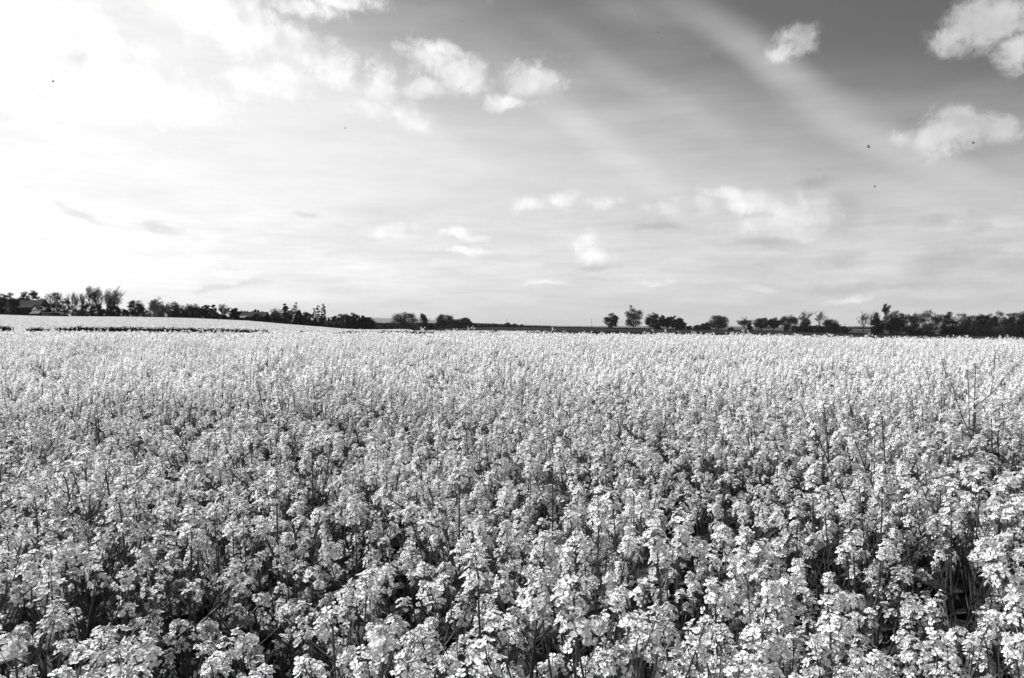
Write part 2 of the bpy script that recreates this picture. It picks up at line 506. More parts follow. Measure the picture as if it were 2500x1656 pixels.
def head_spec(seed):
    """axis + pedicels, flower placements, bud placements"""
    r = random.Random(seed)
    core = MB(); L = r.choice((r.uniform(.036, .07), r.uniform(.06, .11)))
    ax = [Vector((0, 0, -.052)), Vector((0, 0, 0)), Vector((r.uniform(-.004, .004), r.uniform(-.004, .004), L * .5)), Vector((r.uniform(-.006, .006), r.uniform(-.006, .006), L))]
    core.tube(ax, [.0021, .0019, .0016, .001], M['stem'], 4)
    fl = []
    n = r.randint(11, 15) + int((L - .036) * 150)
    for i in range(n):
        z = .12 + .84 * (i / n) ** .85
        a = i * 2.4 + r.uniform(-.3, .3)
        el_ = math.radians(r.uniform(-8, 40) + 32 * z)
        pl = r.uniform(.019, .031) * (1.0 - .3 * z)
        d = Vector((math.cos(a) * math.cos(el_), math.sin(a) * math.cos(el_), math.sin(el_)))
        p0 = Vector((0, 0, z * L))
        p1 = p0 + d * pl
        core.tube([p0, p1], [.0007, .0007], M['pod'], 3)
        nd_ = (d + Vector((0, 0, r.uniform(-.1, .6))) + Vector((r.uniform(-.35, .35), r.uniform(-.35, .35), 0))).normalized()
        fl.append((Matrix.Translation(p1) @ orient(nd_, r.uniform(0, PI)) @ Matrix.Scale(r.uniform(.68, 1.12), 4), r.randrange(4)))
    bd = []
    nb = r.randint(14, 22)
    for i in range(nb):
        a = i * 2.4; q = (i / nb) ** .5
        th = q * 1.15
        d = Vector((math.cos(a) * math.sin(th), math.sin(a) * math.sin(th), math.cos(th)))
        bd.append(Matrix.Translation(ax[3] + d * (.004 + .006 * q) + Vector((0, 0, -.002))) @ orient(d, 0) @ Matrix.Scale(r.uniform(.7, 1.15), 4))
    for i in range(r.randint(0, 5)):      # young pods under the flowers
        a = r.uniform(0, 2 * PI); z = -r.uniform(.005, .05)
        d = Vector((math.cos(a) * .8, math.sin(a) * .8, .6)).normalized()
        p0 = Vector((0, 0, z)); p1 = p0 + d * r.uniform(.015, .02); p2 = p1 + (d + Vector((0, 0, .5))).normalized() * r.uniform(.02, .04)
        core.tube([p0, p1, p2], [.0006, .0013, .0005], M['pod'], 3)
    return core, fl, bd
NH = 9
HEADS = [head_spec(200 + i) for i in range(NH)]
def full_head(i):
    core, fl, bd = HEADS[i]
    mb = MB(); mb.xf(core, Matrix())
    for m4, k in fl: mb.xf(FLOWER[k], m4)
    for m4 in bd: mb.xf(BUD, m4)
    return mb
FULL = [full_head(i) for i in range(NH)]
def lod1_head(i):
    core, fl, bd = HEADS[i]
    r = random.Random(i)
    mb = MB()
    mb.tube([Vector((0, 0, 0)), Vector((0, 0, .06))], [.0018, .001], M['stem'], 3)
    for m4, k in fl:
        s = .0098
        c = r.uniform(-.3, .5) * s
        vs = [m4 @ Vector(v) for v in ((-s, -s * .25, c), (-s * .25, -s, c * .4), (s * .4, s * .1, 0), (-.1 * s, s * .4, 0), (s, s * .25, c), (s * .25, s, c * .4), (s, -s * .9, c), (-s * .9, s, c))]
        mb.add(vs, [(0, 1, 2, 3), (3, 2, 4, 5), (1, 6, 2), (0, 3, 7)], M['petal'])
    for m4 in bd[::3]:
        vs = [m4 @ Vector(v) for v in ((-.002, 0, 0), (.002, 0, 0), (0, 0, .008), (0, .003, .003))]
        mb.add(vs, [(0, 1, 2), (0, 3, 2)], M['bud'])
    return mb
LOD1 = [lod1_head(i) for i in range(NH)]
def leaf_mb(seed):
    r = random.Random(seed); L = r.uniform(.07, .13); W = L * r.uniform(.22, .32)
    mb = MB()
    n = 5; vs = []; fs = []
    for i in range(n + 1):
        q = i / n
        w = W * math.sin(PI * min(1, q * .93 + .07)) ** .8
        c = Vector((L * q, 0, -.35 * L * q * q + .15 * L * q)); wv = .12 * L * math.sin(q * 5 + seed)
        vs += [c + Vector((0, -w, .25 * w + wv * .3)), c, c + Vector((0, w, .25 * w - wv * .3))]
    for i in range(n):
        a = i * 3
        fs += [(a, a + 3, a + 4, a + 1), (a + 1, a + 4, a + 5, a + 2)]
    mb.add(vs, fs, M['leaf'])
    return mb
LEAF = [leaf_mb(i) for i in range(4)]
NV = 12
def plant_spec(seed, nseg=3, ns=5):
    r = random.Random(seed)
    st = MB(); heads = []; leaves = []
    H0 = r.uniform(1.02, 1.12)
    top = Vector((r.uniform(-.07, .07), r.uniform(-.07, .07), H0))
    mid = top * .5 + Vector((r.uniform(-.03, .03), r.uniform(-.03, .03), 0))
    main = lambda q: (mid * (2 * q * (1 - q)) * 1.0 + top * q * q + Vector((0, 0, 0)) * (1 - q) ** 2)
    pts = [main(q) for q in np.linspace(0, 1, 7)]
    st.tube(pts, [.0058, .0054, .005, .0044, .0036, .0028, .0018], M['stem'], ns)
    heads.append((Matrix.Translation(top) @ orient((pts[-1] - pts[-2]).normalized(), r.uniform(0, 6)) @ Matrix.Scale(r.uniform(.98, 1.12), 4), r.randrange(NH)))
    nb = r.randint(4, 8)
    for i in range(nb):
        q = .5 + .42 * i / nb + r.uniform(-.02, .02)
        p0 = main(q)
        a = i * 2.4 + r.uniform(-.4, .4)
        zt = H0 * r.uniform(.76, 1.02) - .03
        out = r.uniform(.06, .20)
        L = max(zt - p0.z, .1)
        p2 = p0 + Vector((math.cos(a) * out, math.sin(a) * out, L))
        p1 = p0 + Vector((math.cos(a) * out * .62, math.sin(a) * out * .62, L * .42))
        bp = [p0 * (1 - t) ** 2 + p1 * 2 * t * (1 - t) + p2 * t * t for t in np.linspace(0, 1, nseg + 2)]
        st.tube(bp, list(np.linspace(.0028, .0015, nseg + 2)), M['stem'], max(3, ns - 1))
        heads.append((Matrix.Translation(p2) @ orient((bp[-1] - bp[-2]).normalized(), r.uniform(0, 6)) @ Matrix.Scale(r.uniform(.72, 1.0), 4), r.randrange(NH)))
        if r.random() < .4:
            leaves.append((Matrix.Translation(p0) @ Matrix.Rotation(a, 4, 'Z') @ Matrix.Rotation(-r.uniform(.2, .9), 4, 'Y') @ Matrix.Scale(r.uniform(.5, .9), 4), r.randrange(4)))
        for _sh in range(r.choice((0, 1, 1, 2))):              # small side shoot
            q2 = bp[r.choice((1, 2, 3))]; a2 = a + r.uniform(-1.5, 1.5)
            p3 = q2 + Vector((math.cos(a2) * .05, math.sin(a2) * .05, r.uniform(.08, .16)))
            st.tube([q2, (q2 + p3) / 2 + Vector((math.cos(a2) * .012, math.sin(a2) * .012, 0)), p3], [.0016, .0013, .001], M['stem'], 3)
            heads.append((Matrix.Translation(p3) @ orient((p3 - q2).normalized(), r.uniform(0, 6)) @ Matrix.Scale(r.uniform(.55, .8), 4), r.randrange(NH)))
    return st, heads, leaves
PLANTS = [plant_spec(300 + i) for i in range(NV)]
def lower_leaves(mb, seed, n=5):
    r = random.Random(seed)
    for i in range(n):
        a = r.uniform(0, 2 * PI)
        mb.xf(LEAF[r.randrange(4)], Matrix.Translation((0, 0, r.uniform(.2, .5))) @ Matrix.Rotation(a, 4, 'Z') @ Matrix.Rotation(-r.uniform(0, .7), 4, 'Y') @ Matrix.Scale(r.uniform(1.0, 1.6), 4))
def joined(i, heads_src, leaves=True):
    st, hd, lv = PLANTS[i]
    mb = MB(); mb.xf(st, Matrix())
    for m4, k in hd: mb.xf(heads_src[k], m4)
    for m4, k in lv: mb.xf(LEAF[k], m4)
    lower_leaves(mb, i)
    return mb
rr = np.random.default_rng(11)
def far_patch(seed, size, nh, hs, per, depth):
    """a clump of the crop as seen from 20 m on: heads as a few petal-size faces, stems, dark leaf layer"""
    r = np.random.default_rng(seed)
    mb = MB()
    for i in range(nh):
        c = Vector((r.uniform(-size / 2, size / 2), r.uniform(-size / 2, size / 2), 1.06 + r.normal() * depth))
        for k in range(per):
            p = c + Vector(tuple(r.normal(size=3) * np.array([hs * .4, hs * .4, hs * .42])))
            n_ = Vector(tuple(r.normal(size=3) + np.array([-.3, 0, 1.0]))).normalized()
            t_ = n_.orthogonal().normalized(); t_ = Matrix.Rotation(r.uniform(0, 6.3), 3, n_) @ t_; b_ = n_.cross(t_)
            s = hs * r.uniform(.28, .46)
            mb.add([p - t_ * s, p - b_ * s, p + t_ * s, p + b_ * s], [(0, 1, 2, 3)], M['petal'] if (k % 7 if hs < .1 else (k + i) % 3) else M['bud'])
        w = .0022 if hs < .1 else .006
        e = c - Vector((r.normal() * .04, r.normal() * .04, .45))
        mb.add([c + Vector((w, 0, 0)), c - Vector((w, 0, 0)), e - Vector((w * 1.6, 0, 0)), e + Vector((w * 1.6, 0, 0))], [(0, 1, 2, 3)], M['stem'])
    for i in range(nh // 2):
        p = Vector((r.uniform(-size / 2, size / 2), r.uniform(-size / 2, size / 2), r.uniform(.35, .75)))
        t_ = Vector(tuple(r.normal(size=3))).normalized(); b_ = t_.orthogonal().normalized()
        mb.add([p - t_ * .08, p - b_ * .04, p + t_ * .08, p + b_ * .04], [(0, 1, 2, 3)], M['leaf'])
    return mb

crop_src = bpy.data.collections.new('crop_pieces')
def src(i, mb):
    o = bpy.data.objects.new('crop_piece.%03d' % i, mb.mesh('crop_piece'))
    crop_src.objects.link(o)
for i in range(NV): src(i, joined(i, FULL))
for i in range(NV): src(NV + i, joined(i, LOD1))
NF = 6
for i in range(NF): src(2 * NV + i, far_patch(700 + i, .75, 46, .06, 9, .06))
far_src = bpy.data.collections.new('far_crop_pieces')
for i in range(5):
    o = bpy.data.objects.new('far_piece.%03d' % i, far_patch(800 + i, 3.4, 480, .13, 2, .04).mesh('far_piece'))
    far_src.objects.link(o)

def scatter_group(name, coll):
    g = bpy.data.node_groups.new(name, 'GeometryNodeTree')
    g.interface.new_socket('Geometry', in_out='INPUT', socket_type='NodeSocketGeometry')
    g.interface.new_socket('Geometry', in_out='OUTPUT', socket_type='NodeSocketGeometry')
    gi = g.nodes.new('NodeGroupInput'); go = g.nodes.new('NodeGroupOutput')
    ip = g.nodes.new('GeometryNodeInstanceOnPoints')
    ci = g.nodes.new('GeometryNodeCollectionInfo')
    ci.inputs['Collection'].default_value = coll
    ci.inputs['Separate Children'].default_value = True
    ci.inputs['Reset Children'].default_value = True
    def attr(nm, ty):
        a = g.nodes.new('GeometryNodeInputNamedAttribute'); a.data_type = ty; a.inputs['Name'].default_value = nm
        return a.outputs[0]
    g.links.new(gi.outputs[0], ip.inputs['Points'])
    g.links.new(ci.outputs[0], ip.inputs['Instance'])
    ip.inputs['Pick Instance'].default_value = True
    g.links.new(attr('pick', 'INT'), ip.inputs['Instance Index'])
    g.links.new(attr('turn', 'FLOAT_VECTOR'), ip.inputs['Rotation'])
    g.links.new(attr('size', 'FLOAT_VECTOR'), ip.inputs['Scale'])
    g.links.new(ip.outputs[0], go.inputs[0])
    return g
def scatter(name, pos, turn, size, pick, coll):
    m_ = bpy.data.meshes.new(name)
    m_.vertices.add(len(pos)); m_.vertices.foreach_set('co', pos.astype(np.float32).ravel())
    a = m_.attributes.new('turn', 'FLOAT_VECTOR', 'POINT'); a.data.foreach_set('vector', turn.astype(np.float32).ravel())
    a = m_.attributes.new('size', 'FLOAT_VECTOR', 'POINT'); a.data.foreach_set('vector', size.astype(np.float32).ravel())
    a = m_.attributes.new('pick', 'INT', 'POINT'); a.data.foreach_set('value', pick.astype(np.int32))
    m_.update()
    o = ob(name, m_)
    md = o.modifiers.new('scatter', 'NODES'); md.node_group = scatter_group(name + '_nodes', coll)
    return o

rw = np.random.default_rng(77)
WAV = [(rw.uniform(0, 2 * PI), rw.uniform(0, 2 * PI)) for _ in range(24)]
def wavy(x, y, lam, k0, n=6):
    s = 0
    for k in range(n):
        a, ph = WAV[(k0 + k) % 24]
        l = lam * (0.7 + 0.25 * k)
        s = s + np.sin((x * math.cos(a + k) + y * math.sin(a + k)) * 2 * PI / l + ph * (k + 1))
    return s / math.sqrt(n)
def jitter_grid(y0, y1, step, umax=0.72, margin=1.2):
    yy = np.arange(y0, y1, step)
    out = []
    for y in yy:
        xm = umax * y + margin
        xx = np.arange(-xm, xm, step)
        out.append(np.stack([xx + rw.uniform(-.48, .48, len(xx)) * step, y + rw.uniform(-.48, .48, len(xx)) * step], 1))
    return np.concatenate(out)
NEAR_END, MID_END = 7.0, 22.0
a_ = jitter_grid(0.75, MID_END, 0.175)
x, y = a_[:, 0], a_[:, 1]
dn = wavy(x, y, 0.9, 0) + 0.5 * wavy(x, y, 2.6, 7)
keep = (dn + rw.normal(size=len(x)) * 0.7) > -1.0
a_ = a_[keep]; x, y = a_[:, 0], a_[:, 1]; dn = dn[keep]
hs_ = 1.0 + 0.085 * dn + 0.045 * rw.normal(size=len(x)) + 0.02 * wavy(x, y, 3.5, 13)
spk = rw.random(len(x)) < 0.02
hs_ = hs_ + np.where(spk, rw.uniform(.05, .16, len(x)), 0)
hs_ = np.clip(hs_, .78, 1.3)
z = H(x, y)
ln_ = np.where(rw.random(len(x)) < .1, .24, .07)
turn = np.stack([rw.normal(size=len(x)) * ln_, rw.normal(size=len(x)) * ln_, rw.uniform(0, 2 * PI, len(x))], 1)
size = np.stack([hs_ * rw.uniform(.95, 1.15, len(x)), hs_ * rw.uniform(.95, 1.15, len(x)), hs_ * 1.03], 1)
dist = np.hypot(x, y)
pick = rw.integers(0, NV, len(x)) + np.where(dist < NEAR_END, 0, NV)
pos = np.stack([x, y, z], 1)
# which plants are in the picture and show largest
tz = z + size[:, 2] * 1.1
px_ = 1250 + x / y * F
py_ = 795 + (EYE - tz) / y * F
inpic = (px_ > 20) & (px_ < 2480) & (py_ < 1640)
order = np.where(inpic)[0][np.argsort(dist[inpic])]
near_ids = order[:300]
mask = np.ones(len(x), bool); mask[near_ids] = False
b_ = jitter_grid(MID_END, 66, 0.52)
bx, by = b_[:, 0], b_[:, 1]
dn2 = wavy(bx, by, 2.0, 3)
bh = 1.0 + .035 * dn2 + .02 * rw.normal(size=len(bx))
bh = np.where(rw.random(len(bx)) < .015, bh + rw.uniform(.04, .12, len(bx)), bh)
bpos = np.stack([bx, by, H(bx, by)], 1)
bturn = np.stack([rw.normal(size=len(bx)) * .03, rw.normal(size=len(bx)) * .03, rw.uniform(0, 2 * PI, len(bx))], 1)
bsize = np.stack([np.ones(len(bx)), np.ones(len(bx)), bh * 1.03], 1)
bpick = rw.integers(0, NF, len(bx)) + 2 * NV
# single tall heads that stand above the brow of the field
c_n = 620
cy_ = rw.uniform(22, 40, c_n); cx_ = (rw.uniform(-.68, .68, c_n)) * cy_
cpos = np.stack([cx_, cy_, H(cx_, cy_)], 1)
chs = 1.06 + np.abs(rw.normal(size=c_n)) * .10
csize = np.stack([chs, chs, chs], 1)
cturn = np.stack([rw.normal(size=c_n) * .05, rw.normal(size=c_n) * .05, rw.uniform(0, 6, c_n)], 1)
cpick = rw.integers(0, NV, c_n) + NV
crop = scatter('rapeseed_crop',
               np.concatenate([pos[mask], bpos, cpos]), np.concatenate([turn[mask], bturn, cturn]), np.concatenate([size[mask], bsize, csize]),
               np.concatenate([pick[mask], bpick, cpick]), crop_src)
tag(crop, 'mass of white flowering rapeseed filling the field behind the nearest plants', 'rapeseed crop', kind='stuff')

# the second blossoming field on the rise
e_ = []
d = 80.0
while d < 420:
    n_ = int(0.72 * d / 2.6) + 2
    us = np.linspace(-0.82, 0.03, int(0.85 * d / 2.4))
    e_.append(np.stack([us * d + rw.uniform(-.8, .8, len(us)), d + rw.uniform(-.8, .8, len(us))], 1))
    d += 2.4
e_ = np.concatenate(e_)
ex, ey = e_[:, 0], e_[:, 1]
eu = ex / ey
epx = 1250 + eu * F
lim = np.interp(eu, *DC) - 6
ok = (ey < lim) & ((epx < 985) | (ey < 108))
ez = H(ex, ey)
epy = 795 + (EYE - ez - 1.1) / ey * F
tram = ((np.abs(epy - (779.0 + (epx - 320) * .02)) < .6) & (epx > 296) & (epx < 345)) | ((np.abs(epy - (779.5 + (epx - 350) * .045)) < .55) & (epx > 348) & (epx < 402))
tram |= (np.abs(epy - (783 + (epx - 440) * .02)) < .4) & (epx > 430) & (epx < 500)
ok &= ~tram
ex, ey, ez = ex[ok], ey[ok], ez[ok]
eh = 1.0 + .03 * wavy(ex, ey, 23, 5) + .02 * rw.normal(size=len(ex))
field2 = scatter('rapeseed_field', np.stack([ex, ey, ez], 1), np.stack([0 * ex, 0 * ex, rw.uniform(0, 6, len(ex))], 1), np.stack([0 * ex + 1.05, 0 * ex + 1.05, eh * 1.05], 1), rw.integers(0, 5, len(ex)), far_src)
tag(field2, 'second pale blossoming rapeseed field rising behind the low hedge towards the farmhouse', 'field', kind='stuff')

# ------------------------------------------------------------------ the nearest rapeseed plants, one by one
stem_me = [PLANTS[i][0].mesh('stem', True) for i in range(NV)]
head_me = [FULL[i].mesh('flower_head') for i in range(NH)]
core_me = [HEADS[i][0].mesh('flower_head') for i in range(NH)]
flower_me = [f.mesh('flower') for f in FLOWER]
leaf_me = [l.mesh('leaf', True) for l in LEAF]
budc_me = []
for i in range(NH):
    mb = MB()
    for m4 in HEADS[i][2]: mb.xf(BUD, m4)
    budc_me.append(mb.mesh('bud_cluster'))
low_me = []
for i in range(NV):
    mb = MB(); lower_leaves(mb, i); low_me.append(mb.mesh('lower_leaves'))
MARKS = [(40, 'farmhouse'), (150, 'thicket by the farm'), (245, 'tall bare clump'), (333, 'lone round tree past the clump'), (400, 'rounded pale willow'), (472, 'humped dark tree'), (545, 'forked bare tree'),
         (620, 'long cottage roof'), (705, 'black egg shaped conifer'), (778, 'upright poplars'), (865, 'dark clump at the field corner'), (945, 'little bushes before the widest oak'), (988, 'widest oak'), (1035, 'ivy cone tree'), (1086, 'flat branched lone oak'),
         (1134, 'hazy clump'), (1237, 'first thin pole'), (1340, 'empty skyline between the poles'), (1445, 'second thin pole'), (1493, 'ragged narrow oak'), (1547, 'tallest crest tree'), (1625, 'row of five trees'), (1753, 'mushroom oak'),
         (1817, 'twiggy round tree'), (1859, 'first matching oak'), (1889, 'middle matching oak'), (1927, 'largest matching oak'), (1985, 'leafless pair above the thicket'), (2063, 'short pole'), (2106, 'twisted bare tree'), (2156, 'windswept tall tree'),
         (2214, 'broad tree with daylight beneath'), (2271, 'great domed oak'), (2316, 'massive black conifer'), (2375, 'start of the even wood'), (2440, 'pale bump of the wood'), (2490, 'black end of the wood')]
RANKS = ['frontmost', 'second', 'third', 'fourth', 'fifth', 'sixth', 'seventh', 'eighth']
bins = {}
for rank, k in enumerate(near_ids):
    mk = min(MARKS, key=lambda m: abs(m[0] - px_[k]))[1]
    bins.setdefault((min(int((y[k] - 1.0) / 0.42), 7), mk), []).append(k)
PLABEL = {}
for (b, mk), ks in bins.items():
    ks.sort(key=lambda k: -size[k, 2])
    if len(ks) == 1: w_ = ['rapeseed plant']
    elif len(ks) == 2: w_ = ['taller rapeseed plant', 'shorter rapeseed plant']
    else: w_ = ['tallest rapeseed plant', 'next tallest rapeseed plant', 'third tallest rapeseed plant', 'fourth tallest rapeseed plant', 'fifth tallest rapeseed plant', 'sixth tallest rapeseed plant', 'seventh tallest rapeseed plant', 'eighth tallest rapeseed plant'][:len(ks) - 1] + ['shortest rapeseed plant']
    for k, q in zip(ks, w_): PLABEL[k] = '%s in the %s rank below the %s' % (q, RANKS[b], mk)
for rank, k in enumerate(near_ids):
    v = int(pick[k])
    root = bpy.data.objects.new('rapeseed_plant', None)
    COL.objects.link(root)
    root.empty_display_size = .1
    root.location = pos[k]; root.rotation_euler = turn[k]; root.scale = size[k]
    tag(root, PLABEL[k], 'rapeseed plant', 'nearest rapeseed plants along the front of the field')
    st, hd, lv = PLANTS[v]
    ob('stem', stem_me[v], root)
    lo = ob('lower_leaves', low_me[v], root)
    for m4, q in lv:
        o = ob('leaf', leaf_me[q], root); o.matrix_basis = m4
    for m4, q in hd:
        if rank < 14:
            h = ob('flower_head', core_me[q], root); h.matrix_basis = m4
            b = ob('bud_cluster', budc_me[q], h)
            for f4, fk in HEADS[q][1]:
                f = ob('flower', flower_me[fk], h); f.matrix_basis = f4
        else:
            h = ob('flower_head', head_me[q], root); h.matrix_basis = m4

# ------------------------------------------------------------------ trees
def tree_frame(px, top, D):
    x = (px - 1250) / F * D
    z0 = Hs(x, D) - 0.15
    return x, D, z0, P(px, top, D).z - z0

def limbs(mb, r, h, w, trunk_r, targets, fork, mat, bend=.12):
    mb.tube([Vector((0, 0, 0)), Vector((r.gauss(0, .02) * h, 0, h * fork * .5)), Vector((r.gauss(0, .03) * h, r.gauss(0, .03) * h, h * fork))], [trunk_r * 1.25, trunk_r, trunk_r * .85], mat, 6)
    top = Vector((0, 0, h * fork))
    mb.tube([top * .97, Vector((r.gauss(0, .03) * h, r.gauss(0, .03) * h, h * (fork + .9) / 2)), Vector((0, 0, h * .9))], [trunk_r * .75, trunk_r * .45, trunk_r * .1], mat, 5)
    for t_ in targets:
        s = Vector((0, 0, h * r.uniform(fork * .8, min(.75, fork + .25))))
        if s.z > t_.z: s.z = t_.z * .75
        m_ = (s + t_) / 2 + Vector((r.gauss(0, bend) * w, r.gauss(0, bend) * w, r.uniform(0, .08) * h))
        mb.tube([s, m_, t_], [trunk_r * .42, trunk_r * .25, trunk_r * .07], mat, 4)

def leafy(name, px, top, w_px, D, kind, seed, label, group=None):
    r = random.Random(seed); q = np.random.default_rng(seed)
    x, y, z0, h = tree_frame(px, top, D)
    w = w_px / F * D
    cat = {'bush': 'shrub', 'conifer': 'conifer', 'poplar': 'tree'}.get(kind, 'tree')
    root = ob(name, None, loc=(x, y, z0)); root.empty_display_size = 1
    tag(root, label, cat, group)
    leafmat = {'tall': M['tree'], 'oak': M['tree'], 'dense': M['dark'], 'bush': M['dark'], 'conifer': M['dark'], 'poplar': M['tree'], 'pale': M['pale'], 'thin': M['tree'], 'palebush': M['pale'], 'broad': M['tree'], 'roundbush': M['tree']}[kind]
    lo = {'tall': .08, 'oak': .15, 'broad': .08, 'dense': .03, 'bush': 0.0, 'roundbush': 0.0, 'conifer': .03, 'poplar': .08, 'pale': .05, 'thin': .22, 'palebush': 0.0}[kind]
    ncl = {'tall': 70, 'oak': 66, 'broad': 80, 'dense': 84, 'bush': 44, 'roundbush': 44, 'conifer': 70, 'poplar': 54, 'pale': 70, 'thin': 36, 'palebush': 44}[kind]
    per = {'tall': 30, 'oak': 30, 'broad': 34, 'dense': 40, 'bush': 34, 'roundbush': 34, 'conifer': 42, 'poplar': 34, 'pale': 34, 'thin': 18, 'palebush': 30}[kind]
    prof_ = {'oak': [(0, .42), (.2, .88), (.45, 1), (.7, .9), (.88, .62), (1, .25)], 'broad': [(0, .55), (.2, .95), (.5, 1), (.75, .85), (.92, .55), (1, .25)],
             'dense': [(0, .78), (.3, 1), (.6, .95), (.85, .68), (1, .2)], 'pale': [(0, .85), (.3, 1), (.6, .92), (.85, .65), (1, .25)], 'tall': [(0, .35), (.12, .78), (.45, 1), (.75, .88), (1, .3)], 'thin': [(0, .4), (.4, .9), (.7, 1), (1, .3)],
             'bush': [(0, .95), (.3, 1), (.6, .86), (.85, .55), (1, .2)], 'conifer': [(0, .8), (.25, 1), (.5, .88), (.75, .6), (.92, .3), (1, .06)],
             'poplar': [(0, .8), (.3, 1), (.6, .82), (.85, .5), (1, .12)]}[{'roundbush': 'bush', 'palebush': 'bush'}.get(kind, kind)]
    pt_, pr_ = np.array(prof_).T
    ph_ = q.uniform(0, 6.28, 3)
    C_ = []
    cr = min(w * .13, h * .15)
    hz_ = h - cr * .9
    while len(C_) < ncl:
        t_ = q.random(); rr_ = np.interp(t_, pt_, pr_)
        if q.random() > rr_ ** 2: continue
        a = q.uniform(0, 6.28)
        lob = 1 + .13 * math.sin(2 * a + ph_[0]) + .10 * math.sin(3 * a + ph_[1] + t_ * 4) + .08 * math.sin(t_ * 9 + ph_[2])
        s_ = q.random() ** (.33 if kind in ('oak', 'thin', 'tall') else .45)
        R_ = max(w / 2 - cr, w * .2) * rr_ * s_ * lob
        C_.append([math.cos(a) * R_, math.sin(a) * R_, h * lo + cr * .7 + (hz_ - h * lo - cr * .7) * t_])
    C_ = np.array(C_)
    per = int(per * (2.1 if kind not in ('thin', 'poplar') else 1.6))
    cl = C_[q.integers(0, ncl, ncl * per)]
    off = q.normal(size=(ncl * per, 3))
    off = off / np.linalg.norm(off, axis=1)[:, None] * (q.random(ncl * per) ** .4)[:, None] * cr * 1.15
    off[:, 2] *= .75
    pts = cl + off
    pts[:, :2] *= (w / 2) / np.percentile(np.abs(pts[:, 0]), 97.5)
    zt_ = np.percentile(pts[:, 2], 99.3); zl_ = pts[:, 2].min()
    pts[:, 2] = np.where(pts[:, 2] > lo * h, lo * h + (pts[:, 2] - lo * h) * (h - lo * h) / (zt_ - lo * h), pts[:, 2])
    pts[:, 2] = np.maximum(pts[:, 2], 0.05)
    ls = max(.0008 * D, .1) * (1.15 if kind not in ('thin', 'poplar') else .85)
    nrm = off / np.linalg.norm(off, axis=1)[:, None] + q.normal(size=off.shape) * .55
    crown = ob('crown', quads_np('crown', pts, q, ls, leafmat, nrm), root)
    mb = MB()
    tr = max(w * .03, .16) if kind != 'bush' else .1
    fork = max(lo, .12) + .08
    targets = [Vector(tuple(c)) for c in C_[:: max(1, ncl // 14)]]
    limbs(mb, r, h, w, tr, targets, fork, M['bark'])
    ob('trunk', mb.mesh('trunk', True), root)
    return root

def bare(name, px, top, w_px, D, seed, label, group=None, lean=0.0, leaf=0, ivy=0, pale=False, narrow=False, crown_from=.25):
    r = random.Random(seed); q = np.random.default_rng(seed)
    x, y, z0, h = tree_frame(px, top, D)
    w = w_px / F * D
    root = ob(name, None, loc=(x, y, z0)); root.empty_display_size = 1
    tag(root, label, 'tree', group)
    mat = M['barkpale'] if pale else M['bark']
    mb = MB(); tw = MB(); tips = []
    px1 = D / F * 0.42
    def grow(p, d, L, rad, lev):
        n = 3
        pts = [p]; dd_ = d.copy()
        for i in range(n):
            dd_ = (dd_ + Vector((r.gauss(0, .10), r.gauss(0, .10), r.gauss(0, .05) + (.06 if lev else 0)))).normalized()
            pts.append(pts[-1] + dd_ * L / n)
        rads = [rad * (1 - (.35 if lev == 0 else .6) * i / n) for i in range(n + 1)]
        (mb if lev < 2 else tw).tube(pts, rads, mat, 5 if lev < 2 else 3)
        if lev >= 4:
            tips.append(pts[-1]); return
        k = r.randint(3, 5) if lev > 0 else (8 if crown_from < .5 else 7)
        for i in range(k):
            t_ = (r.uniform(.3, .95) if i else 1.0) if lev > 0 else crown_from + (1 - crown_from) * ((i + 1) / k) ** .8
            j = min(int(t_ * n), n - 1); pp = pts[j].lerp(pts[j + 1], t_ * n - j)
            a = i * 2.4 + r.uniform(-.5, .5)
            sp = (r.uniform(.35, .75) if lev < 2 else r.uniform(.6, 1.2)) * (.5 if narrow else 1.0) * (1.25 - .4 * t_)
            nd_ = (dd_ + Vector((math.cos(a), math.sin(a), .1)) * sp).normalized()
            grow(pp, nd_, L * r.uniform(.5, .72) * (1.0 if lev else (1.35 - .4 * t_) * (1 if crown_from < .5 else .4)), max(rads[j] * .55, .075), lev + 1)
    h0 = h * (.5 if crown_from < .5 else .8)
    grow(Vector((0, 0, 0)), Vector((lean, 0, 1)).normalized(), h0, max(.24, h * .02), 0)
    V_ = [v for v in mb.v + tw.v]
    mx = float(np.percentile([abs(v.x - lean * v.z) for v in tw.v], 98)); mz = float(np.percentile([v.z for v in tw.v], 99.6))
    sxy = (w / 2) / max(mx, .1); sz = h / mz
    for b in (mb, tw):
        b.v = [Vector(((v.x - lean * v.z) * sxy + lean * v.z, v.y * sxy, v.z * sz)) for v in b.v]
    ob('trunk', mb.mesh('trunk', True), root)
    ob('twigs', tw.mesh('twigs', True), root)
    tips = np.array([((v.x - lean * v.z) * sxy + lean * v.z, v.y * sxy, v.z * sz) for v in tips])
    if leaf:
        pts = np.repeat(tips, leaf, 0) + q.normal(size=(len(tips) * leaf, 3)) * w * .03
        ob('crown', quads_np('crown', pts, q, .0007 * D, M['tree']), root)
    if ivy:
        n = 500; zz = q.random(n) * h * ivy
        pts = np.stack([q.normal(size=n) * .5 + lean * zz, q.normal(size=n) * .5, zz], 1)
        ob('ivy', quads_np('ivy', pts, q, .0009 * D, M['dark']), root)
    return root

T = leafy
G1, G2, G3, G4, G5 = 'trees round the farm', 'trees along the village edge', 'trees on the crest beside the dark field', 'trees of the wood beyond the dark field', 'shrubs and bushes on the crest'
